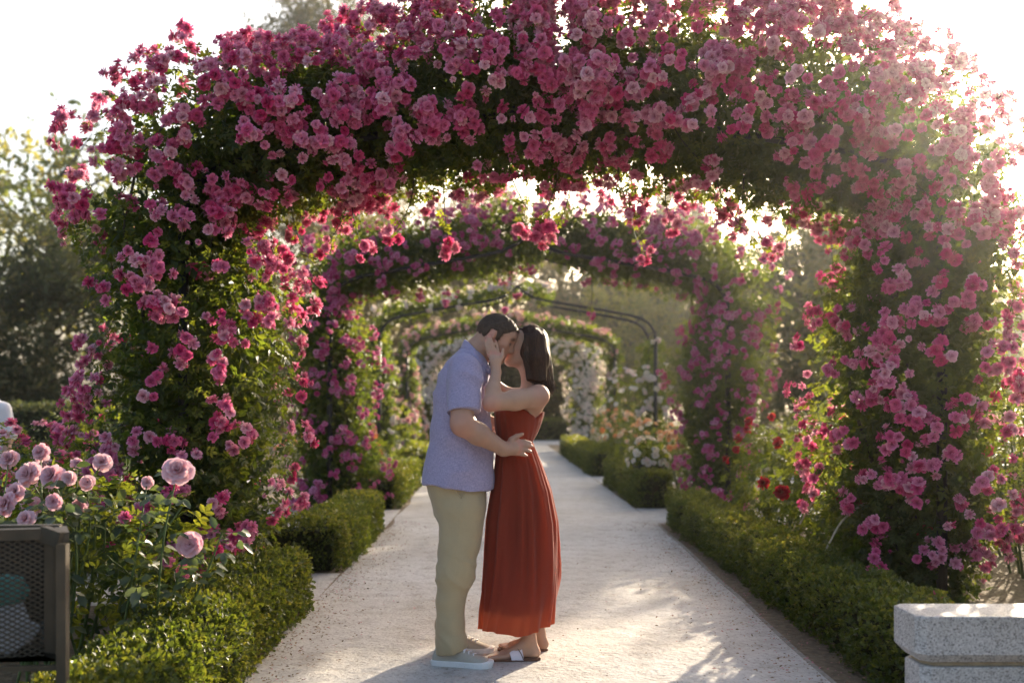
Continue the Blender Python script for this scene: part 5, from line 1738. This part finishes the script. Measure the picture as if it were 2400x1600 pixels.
# top edge dips under the arm and rises to the back strap
B.keep(lambda G: G[..., 2] - np.interp(G[..., 0], [at(p, 0, 5.1)[0] for p in (1150, 1200, 1228, 1256, 1272, 1290)], [at(0, p, 5.1)[2] for p in (935, 945, 958, 980, 966, 956)]))
V, Q = B.mesh(2)
nv = vnormals(V, Q)
thb = np.arctan2(V[:, 1] - 5.165, V[:, 0] - at(1220, 0, 5.165)[0])
V = V + nv * (.0014 * np.sin(22 * thb + 3 * vnoise(V, 6, 2)) + .003 * vnoise(np.stack([V[:, 0] * 12, V[:, 1] * 12, V[:, 2] * 5], 1), 1, 4))[:, None]
obj_np("bodice", V, [Q], M['rust'], dress, True)
# waistband and halter strap
g = MB()
a = np.linspace(0, 2 * PI, 49)
cw = (at(1165, 1042, 5.165) + at(1248, 1042, 5.165)) / 2
g.tube(np.stack([cw[0] + .0955 * np.cos(a), cw[1] + .130 * np.sin(a), cw[2] + .004 * np.sin(3 * a)], 1), .007, 6, False)
g.build("waistband", M['rust'], dress, True)

def sandal(toe_x, heel_x, y, w, parent):
    t = np.linspace(0, 1, 14)
    hw_ = w * np.interp(t, [0, .04, .15, .35, .6, .85, .96, 1], [.35, .62, .95, 1, .78, .72, .55, .2])
    Ls = heel_x - toe_x
    V = []
    for z, k in ((.001, .97), (.006, 1), (.020, 1.0), (.023, .97)):
        V += [[toe_x + (.5 + (a - .5) * k) * Ls, y + b * k, z] for a, b in zip(t, hw_)] + [[toe_x + (.5 + (a - .5) * k) * Ls, y - b * k, z] for a, b in zip(t[::-1], hw_[::-1])]
    m = 28
    g = MB(); g.add(np.array(V), [[i * m + j, i * m + (j + 1) % m, (i + 1) * m + (j + 1) % m, (i + 1) * m + j] for i in range(3) for j in range(m)])
    top = np.array([[3 * m + j, 3 * m + j + 1, 3 * m + m - 2 - j, 3 * m + m - 1 - j] for j in range(13)])
    g.Q += [top, top[:, ::-1] - 3 * m]
    s = g.build("sandal", M['sandal_sole'], parent)
    # broad white band crossing the instep, a dark seam along it
    g = MB(); sm = MB()
    a = np.linspace(0, PI, 15)
    rows = []
    for k, (tx0, tx1, hgt) in enumerate(((.40, .34, .062), (.47, .43, .070), (.55, .52, .078), (.63, .60, .082))):
        rows.append(np.stack([toe_x + Ls * np.interp(a, [0, PI], [tx0 + .05, tx1 - .05]), y - np.cos(a) * w * .98, .016 + (hgt - .016) * np.sin(a) ** .8], 1))
    Vr = np.concatenate(rows)
    g.add(Vr, [[i * 15 + j, i * 15 + j + 1, (i + 1) * 15 + j + 1, (i + 1) * 15 + j] for i in range(3) for j in range(14)])
    g.build("band", M['sandal_strap'], s, True)
    pts = np.array([rows[min(3, int(q))][j] * (1 - (q % 1)) + rows[min(3, int(q) + 1)][j] * (q % 1) for j, q in zip(range(15), np.linspace(2.9, .1, 15))]) + [0, 0, .0022]
    pts[:8, 1] -= .002
    sm.tube(pts, .0022, 5)
    c = rows[0][7]
    sm.tube([c + [0, 0, 0], c + [-.03, -.004, -.014], c + [-.055, -.012, -.034]], .0035, 5)
    sm.build("seam", M['sandal_sole'], s, True)


sandal(at(1143, 0, 5.06)[0], at(1267, 0, 5.06)[0], 5.065, .043, woman)
sandal(at(1166, 0, 5.25)[0], at(1284, 0, 5.25)[0], 5.25, .043, woman)

# ---- the stranger at the left edge, seen from behind over the roses
px0, pd = -4.50, 8.9
F = Field((px0 - .4, pd - .25, -.01), (px0 + .4, pd + .3, 1.68), .012)
bz = 1.0
F.ell((px0 - .02, pd, 1.53), np.eye(3), (.075, .095, .115), .02)
F.cone((px0 - .01, pd, 1.46), (px0, pd, 1.34), .055, .06, .04)
F.cone((px0 - .10, pd, 1.27), (px0 + .10, pd, 1.27), .05, .05, .05)
F.loft([.8, .95, 1.15, 1.27], [px0 - .15] * 4, [px0 + .15] * 4, [pd] * 4, [.10, .10, .11, .07], .03)
for e in (-1, 1):
    F.chain([(px0 + e * .13, pd, 1.24), (px0 + e * .205, pd - .02, 1.04), (px0 + e * .21, pd - .14, .82)], [.04, .04, .03], .02)
    hx = np.array([px0 + e * .21, pd - .15, .79])
    F.cone((px0 + e * .21, pd - .14, .82), hx, .028, .03, .02)
    for k in range(4):
        F.chain([hx, hx + [.018 * (k - 1.5), -.02, -.05], hx + [.018 * (k - 1.5), -.015, -.09]], [.016, .011, .009], .006)
    F.chain([hx, hx + [-e * .03, -.02, -.02], hx + [-e * .04, -.03, -.05]], [.015, .011, .009], .006)
    F.chain([(px0 + e * .09, pd, .82), (px0 + e * .09, pd, .45), (px0 + e * .09, pd + .02, .08)], [.09, .06, .04], .03)
    F.cone((px0 + e * .09, pd + .02, .05), (px0 + e * .10, pd + .17, .035), .04, .03, .03)
V, Q = F.mesh(1)
third = tag(obj_np("person", V, [Q], M['skin_man'], None, True, np.zeros((len(V), 2))), "stranger in a white shirt standing at the left edge behind the roses", "person")
F = Field((px0 - .42, pd - .25, .72), (px0 + .42, pd + .3, 1.5), .012)
F.loft([.78, .95, 1.15, 1.27, 1.34, 1.39], [px0 - .19, px0 - .19, px0 - .19, px0 - .17, px0 - .10, px0 - .055], [px0 + .19, px0 + .19, px0 + .19, px0 + .17, px0 + .10, px0 + .055], [pd] * 6, [.135, .13, .14, .12, .09, .07], .02)
for e in (-1, 1):
    F.chain([(px0 + e * .145, pd, 1.27), (px0 + e * .205, pd - .02, 1.04)], [.06, .062], .05)
V, Q = F.mesh(2)
V = V + vnormals(V, Q) * (.006 * vnoise(V * [5, 5, 9], 1, 3))[:, None]
obj_np("shirt", V, [Q], M['white_shirt'], third, True)
F = Field((px0 - .3, pd - .2, .06), (px0 + .3, pd + .2, .86), .012)
F.loft([.72, .84], [px0 - .17] * 2, [px0 + .17] * 2, [pd] * 2, [.12, .12], .02)
for e in (-1, 1):
    F.chain([(px0 + e * .09, pd, .74), (px0 + e * .09, pd, .45), (px0 + e * .09, pd + .02, .10)], [.10, .08, .075], .02)
V, Q = F.mesh(1)
obj_np("trousers", V, [Q], plain("dark_trousers", (.05, .05, .07), .8), third, True)
g = MB(); hh = Field((px0 - .15, pd - .15, 1.4), (px0 + .12, pd + .15, 1.7), .01)
hh.ell((px0 - .02, pd - .012, 1.545), np.eye(3), (.084, .10, .118), .02)
hh.keep(lambda G: (1.47 + .5 * (G[..., 1] - pd)) - G[..., 2])
V, Q = hh.mesh(1)
obj_np("hair", V, [Q], M['hair_man'], third, True)

# ------------------------------------------------------------------ things standing about
# granite planter, right edge
def granite():
    m, nt, out = nodes_of("pale_granite")
    tc = N(nt, "ShaderNodeTexCoord")
    v = N(nt, "ShaderNodeTexVoronoi"); v.inputs["Scale"].default_value = 210
    n = N(nt, "ShaderNodeTexNoise"); n.inputs["Scale"].default_value = 3; n.inputs["Detail"].default_value = 6
    nt.links.new(tc.outputs["Object"], v.inputs[0]); nt.links.new(tc.outputs["Object"], n.inputs[0])
    sp = N(nt, "ShaderNodeSeparateColor"); nt.links.new(v.outputs["Color"], sp.inputs[0])
    c = ramp(nt, [(.0, (.16, .15, .15)), (.22, (.40, .38, .37)), (.6, (.55, .53, .52)), (1, (.68, .66, .65))], sp.outputs[0])
    d = ramp(nt, [(.3, (.70, .67, .62)), (.7, (1.06, 1.05, 1.04))], n.outputs[0])
    mx = N(nt, "ShaderNodeMix", data_type='RGBA', blend_type='MULTIPLY'); mx.inputs[0].default_value = 1
    nt.links.new(c, mx.inputs[6]); nt.links.new(d, mx.inputs[7])
    pr = N(nt, "ShaderNodeBsdfPrincipled"); pr.inputs["Roughness"].default_value = .6
    nt.links.new(mx.outputs[2], pr.inputs["Base Color"])
    b, _ = bump_of(nt, 160, .3, .003, 4); nt.links.new(b, pr.inputs["Normal"]); nt.links.new(pr.outputs[0], out.inputs[0])
    return m


M['granite'] = granite()
M['potsoil'] = plain("potting_soil", (.06, .045, .03), .95, .1, vary=.5, vscale=40, bump=(60, .8, .02))
pl = thing("granite_plinth", "pale speckled granite plinth with a projecting top block, bottom right corner", "plinth", (2.1, 3.6, 0))
def block(g, x0, x1, y0, y1, z0, z1, ch, bv=.006, low=0.0):
    """stone block with chamfered upright corners and eased edges"""
    def octa(e, c): return [(x0 + e + c, y0 + e), (x1 - e - c, y0 + e), (x1 - e, y0 + e + c), (x1 - e, y1 - e - c), (x1 - e - c, y1 - e), (x0 + e + c, y1 - e), (x0 + e, y1 - e - c), (x0 + e, y0 + e + c)]
    rings = [(octa(low + bv, ch), z0), (octa(low, ch), z0 + bv)] + ([(octa(0, ch), z0 + bv + low * 1.2)] if low else []) + [(octa(0, ch), z1 - bv), (octa(bv * .3, ch), z1 - bv * .3), (octa(bv, ch), z1)]
    V = [(q[0], q[1], z) for o, z in rings for q in o]
    n = len(rings)
    g.add(V, [[i * 8 + j, i * 8 + (j + 1) % 8, (i + 1) * 8 + (j + 1) % 8, (i + 1) * 8 + j] for i in range(n - 1) for j in range(8)])
    for k, o in ((0, 0), (1, (n - 1) * 8)):
        q = np.array([[0, 1, 6, 7], [1, 2, 5, 6], [2, 3, 4, 5]]) + o
        g.Q.append((q if k else q[:, ::-1]) + g.n - n * 8)
g = MB(); block(g, 1.50, 2.8, 3.50, 3.74, .392, .558, .03, .006, .022); g.build("top_block", M['granite'], pl)
g = MB(); block(g, 1.545, 2.76, 3.545, 3.70, .374, .3915, .03, .002); g.build("joint", plain("sand_joint", (.34, .27, .18), .95, .1, vary=.2, vscale=30), pl)
g = MB(); block(g, 1.53, 2.77, 3.53, 3.715, -.02, .3735, .03, .006); g.build("base_block", M['granite'], pl)

# litter bin, left edge
M['bin_metal'] = plain("brown_painted_steel", (.075, .058, .038), .45, .45, .2, vary=.35, vscale=6, bump=(40, .15, .003))
bn = thing("litter_bin", "dark brown steel litter bin with diamond mesh front, bottom left corner", "litter bin", (-1.66, 3.30, 0))
def bar(g, a, b, w, d_):
    a, b = np.asarray(a, float), np.asarray(b, float)
    t = nrm(b - a); u_ = nrm(np.cross(t, [0, 1, 0])) if abs(t[1]) < .9 else nrm(np.cross(t, [0, 0, 1])); v_ = np.cross(t, u_)
    V = []
    for p in (a, b):
        V += [p + u_ * sx * w / 2 + v_ * sy * d_ / 2 for sx, sy in ((-1, -1), (1, -1), (1, 1), (-1, 1))]
    g.add(V, [[0, 1, 5, 4], [1, 2, 6, 5], [2, 3, 7, 6], [3, 0, 4, 7], [3, 2, 1, 0], [4, 5, 6, 7]])
# front face runs from A (nearer, left, outside the frame) to B; side plate from B to C
zb, ztp = .49, .885
Ax, Ay, Bx, By, Cx, Cy = -1.98, 3.10, -1.452, 3.23, -1.36, 3.16
g = MB(); bar(g, (Ax, Ay, ztp), (Bx, By, ztp), .036, .03); bar(g, (Bx, By, ztp - .0), (Cx, Cy, ztp - .012), .05, .03); bar(g, (Ax, Ay, ztp), (Ax - .1, Ay + .17, ztp), .036, .03)
bar(g, (Ax - .1, Ay + .17, ztp), (Cx - .08, Cy + .17, ztp), .036, .03); bar(g, (Cx, Cy, ztp - .003), (Cx - .08, Cy + .17, ztp - .003), .036, .03); g.build("rim", M['bin_metal'], bn)
g = MB(); bar(g, (Cx + .008, Cy - .02, -.02), (Cx + .008, Cy - .02, ztp - .02), .030, .030); g.build("post", M['bin_metal'], bn)
g = MB(); bar(g, (Ax - .02, Ay - .03, -.02), (Ax - .02, Ay - .03, ztp - .02), .030, .030); g.build("post", M['bin_metal'], bn)
g = MB(); bar(g, (Ax, Ay - .02, zb - .015), (Cx - .01, Cy - .02, zb - .015), .016, .016); g.build("lower_rail", M['bin_metal'], bn)
# curved plate at the corner
g = MB(); cpt = catmull([(Bx, By, 0), (Bx + .035, By - .012, 0), (Bx + .062, By - .03, 0), (Cx - .008, Cy + .01, 0)], 9)
V = np.concatenate([cpt + [0, 0, zb + .01], cpt + [0, 0, ztp - .02]]); g.add(V, [[j, j + 1, 9 + j + 1, 9 + j] for j in range(8)]); g.build("corner_plate", M['bin_metal'], bn, True)
g = MB(); V = [(Ax, Ay, zb), (Bx, By, zb), (Cx, Cy, zb), (Cx - .08, Cy + .17, zb), (Ax - .1, Ay + .17, zb)]
g.add(V, [], [[0, 1, 2], [0, 2, 3], [0, 3, 4]]); g.build("floor", M['bin_metal'], bn)
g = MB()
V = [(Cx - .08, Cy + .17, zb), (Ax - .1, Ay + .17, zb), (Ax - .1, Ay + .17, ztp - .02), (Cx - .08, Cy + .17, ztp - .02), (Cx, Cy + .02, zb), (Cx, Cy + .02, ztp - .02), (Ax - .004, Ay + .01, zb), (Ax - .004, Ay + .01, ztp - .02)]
g.add(V, [[0, 1, 2, 3], [4, 0, 3, 5], [1, 6, 7, 2]]); g.build("back_panel", plain("inner_shade_steel", (.030, .024, .017), .7, .3), bn)  # panels coloured dark to put the shade inside the bin into the steel
# expanded metal: crossing strips
g = MB()
fl = math.hypot(Bx - Ax, By - Ay); fd = np.array([(Bx - Ax) / fl, (By - Ay) / fl, 0]); A0 = np.array([Ax, Ay, zb]); hgt = ztp - zb - .02
sl = .55
for k in range(-40, 80):
    for s_ in (1, -1):
        # line u = u0 + z / (sl * s_)
        u0 = k * .030
        pts = []
        for z in (0, hgt):
            pts.append((u0 + s_ * z / sl, z))
        (ua, za), (ub, zb_) = pts
        def clipu(ua, za, ub, zb_):
            if ua > ub: ua, za, ub, zb_ = ub, zb_, ua, za
            if ub < 0 or ua > fl: return None
            if ua < 0: za = za + (0 - ua) / (ub - ua) * (zb_ - za); ua = 0
            if ub > fl: zb_ = za + (fl - ua) / (ub - ua) * (zb_ - za); ub = fl
            return ua, za, ub, zb_
        c = clipu(ua, za, ub, zb_)
        if c is None: continue
        ua, za, ub, zb_ = c
        bar(g, A0 + fd * ua + [0, .002 * s_, za], A0 + fd * ub + [0, .002 * s_, zb_], .0048, .002)
tag(g.build("mesh_panel", M['bin_metal'], bn), kind="stuff")
# rubbish in it
def crumple(name, label, c, rad, mat, seed):
    r = np.random.default_rng(seed)
    n_t, n_p = 26, 14
    V = []
    for i in range(n_p + 1):
        for j in range(n_t):
            a, b = i / n_p * PI, j / n_t * 2 * PI
            V.append([math.sin(a) * math.cos(b), math.sin(a) * math.sin(b), math.cos(a)])
    V = np.array(V)
    k = 1 + .22 * vnoise(V, 2.2, seed) + .14 * np.abs(vnoise(V, 5, seed + 1)) + .05 * vnoise(V, 11, seed + 2)
    V = V * k[:, None] * np.asarray(rad) + np.asarray(c)
    Q = [[i * n_t + j, i * n_t + (j + 1) % n_t, (i + 1) * n_t + (j + 1) % n_t, (i + 1) * n_t + j] for i in range(n_p) for j in range(n_t)]
    return tag(obj_np(name, V, [np.array(Q)], mat, None, False), label, "bag")
crumple("plastic_bag", "crumpled white plastic bag inside the litter bin", (-1.585, 3.262, .575), (.085, .022, .08), plain("white_plastic_film", (.75, .75, .80), .35, .5, transl=.2), 3)
crumple("plastic_bag", "teal green plastic bag on top of the white bag in the bin", (-1.60, 3.258, .695), (.08, .022, .05), plain("teal_plastic_film", (.12, .42, .37), .4, .5, transl=.2), 8)
g = MB()
bt = thing("drink_bottle", "clear bottle with a blue cap lying in the litter bin", "bottle", (-1.462, 3.30, .497))
g.lathe([(.0, 0), (.028, .003), (.030, .05), (.028, .09), (.012, .115), (.012, .122)], (-1.462, 3.30, .497), 14); g.build("body", plain("dull_plastic", (.30, .32, .32), .3, .5, transl=.4), bt, True)
g = MB(); g.lathe([(.0145, .118), (.0145, .138), (.0, .139)], (-1.462, 3.30, .497), 14); g.build("cap", plain("blue_cap", (.06, .12, .50), .4), bt, True)

# iron urn with white flowers, on the right beyond the cross walk
ur = thing("flower_urn", "black iron urn of white flowers at the hedge end, by the third arch", "urn", (2.10, 13.3, 0), None)
uc = (2.10, 13.3, 0)
g = MB(); g.lathe([(0, 0), (.13, 0), (.13, .05), (.08, .08), (.045, .13), (.05, .20), (.11, .27), (.17, .36), (.20, .46), (.215, .50), (.19, .505), (.17, .47), (0, .45)], uc, 22); g.build("pot", M['iron'], ur, True)
r = np.random.default_rng(5)
d_ = sphere_dirs(420, r); d_[:, 2] = np.abs(d_[:, 2])
P = np.array([2.10, 13.3, .52]) + d_ * np.array([.27, .27, .30]) * (.5 + .5 * r.random(420))[:, None]
V, Q, T, A = scatter(SINGLE, P, nrm(d_ + .6 * r.normal(size=(420, 3))), sphere_dirs(420, r), .07 * (.7 + .6 * r.random(420)), rng=r)
tag(obj_np("foliage", V, [Q, T], M['rose_leaf'], ur, False, A), kind="stuff")
d_ = sphere_dirs(34, r); d_[:, 2] = np.abs(d_[:, 2]) * 1.0 - .1; d_[:, 1] -= .2; d_ = nrm(d_)
plant_blooms(ur, 'white', np.array([2.10, 13.3, .55]) + d_ * np.array([.28, .28, .34]), d_ + [0, 0, .2], .035 + .02 * r.random(34), 60, 'small', rng=r)

# low wall glimpsed at the right edge
lw = thing("garden_wall", "low brick coloured wall with pale coping at the right edge", "wall", (6.9, 11.4, 0))
g = MB(); g.box((6.9, 11.4, .12), (2.6, .32, .3), 0, .01); g.build("plinth", M['granite'], lw)
g = MB()
M['brick'] = plain("weathered_brick", (.24, .11, .065), .9, .2, vary=.35, vscale=9, bump=(50, .5, .006))
bm = None
for row in range(5):
    for k in range(10):
        x_ = 5.62 + k * .26 + (row % 2) * .13
        if bm is None:
            q_ = MB(); q_.box((0, 0, 0), (.25, .26, .074), 0, .004)
            bm = mesh_np("brick", np.concatenate(q_.V), [np.concatenate(q_.Q), np.concatenate(q_.T)]); bm.materials.append(M['brick'])
        ob = bpy.data.objects.new("brick", bm); COL.objects.link(ob); ob.parent = lw; ob.matrix_parent_inverse = inv_world(lw); ob.location = (x_ + .13, 11.4, .311 + row * .082)
g = MB(); g.box((6.9, 11.4, .48), (2.5, .22, .41)); g.build("mortar", plain("mortar", (.36, .31, .25), .95, .1), lw)
g = MB(); g.box((6.9, 11.4, .73), (2.7, .40, .10), 0, .015); g.build("coping", M['edging'], lw)

# fallen petals and leaves along the edges of the walk
r = np.random.default_rng(31)
n = 5200
yy = r.uniform(3.2, 11, n)
left = r.random(n) < .4
ex_ = np.abs(r.normal(size=n)) * .22
X_ = np.where(left, -1.17 + ex_ * .9, np.interp(yy, ys, right_edge) + .22 - ex_ * 1.4)
P = np.stack([X_, yy, np.full(n, .022) + .006 * r.random(n)], 1)
V, Q, T, A = scatter(DIAMOND, P, nrm(np.stack([r.normal(size=n), r.normal(size=n), .15 * r.normal(size=n)], 1)), nrm(np.stack([.3 * r.normal(size=n), .3 * r.normal(size=n), np.ones(n)], 1)), .010 + .014 * r.random(n), rng=r)
M['litter'] = leafy('fallen_leaf', [(0, (.14, .09, .05)), (.5, (.24, .17, .10)), (.8, (.30, .20, .12)), (1, (.55, .20, .26))], [(0, (.2, .15, .08)), (1, (.5, .25, .2))], .15, .8, .2)
tag(obj_np("fallen_leaves", V, [Q, T], M['litter'], None, False, A), "scattered dry leaves and petals along the walk's edges", "leaves", kind="stuff")
n = 420
P = np.stack([r.uniform(-1.1, 1.6, n), r.uniform(4.2, 9.5, n), np.full(n, .022) + .004 * r.random(n)], 1)
V, Q, T, A = scatter(tmpl_diamond(.45), P, nrm(np.stack([r.normal(size=n), r.normal(size=n), .1 * r.normal(size=n)], 1)), nrm(np.stack([.3 * r.normal(size=n), .3 * r.normal(size=n), np.ones(n)], 1)), .007 + .010 * r.random(n), rng=r)
tag(obj_np("fallen_petals", V, [Q, T], M['litter'], None, False, A), "fallen petals and crumbs of leaf strewn over the walk", "petals", kind="stuff")
# pale bare canes arching over the long hedge
for i, (a_, lab) in enumerate((([(2.9, 6.9, .0), (2.62, 6.7, .62), (2.3, 6.45, .58), (2.12, 6.3, .40)], "pale bare rose cane arching down over the long hedge"),
                               ([(3.0, 7.6, .0), (2.7, 7.4, .70), (2.38, 7.2, .66), (2.2, 7.1, .46)], "second pale bare cane, just behind the first over the hedge"))):
    g = MB(); g.tube(catmull(a_, 16), np.linspace(.011, .006, 16), 6); tag(g.build("bare_cane", M['pale_cane'], None, True), lab, "cane", "bare canes over the long hedge")

# ------------------------------------------------------------------ haze volume added for the glare round the sun
HZ = 0.0013
m, nt, out = nodes_of("sun_glow_haze")
vol = N(nt, "ShaderNodeVolumePrincipled")
vol.inputs["Color"].default_value = (.95, .93, .90, 1)
vol.inputs["Density"].default_value = HZ
vol.inputs["Anisotropy"].default_value = .88
nt.links.new(vol.outputs[0], out.inputs["Volume"])
g = MB(); g.box((0, 220, 14), (510, 570, 30.4))
hz = g.build("haze", m)
tag(hz, kind="stuff")
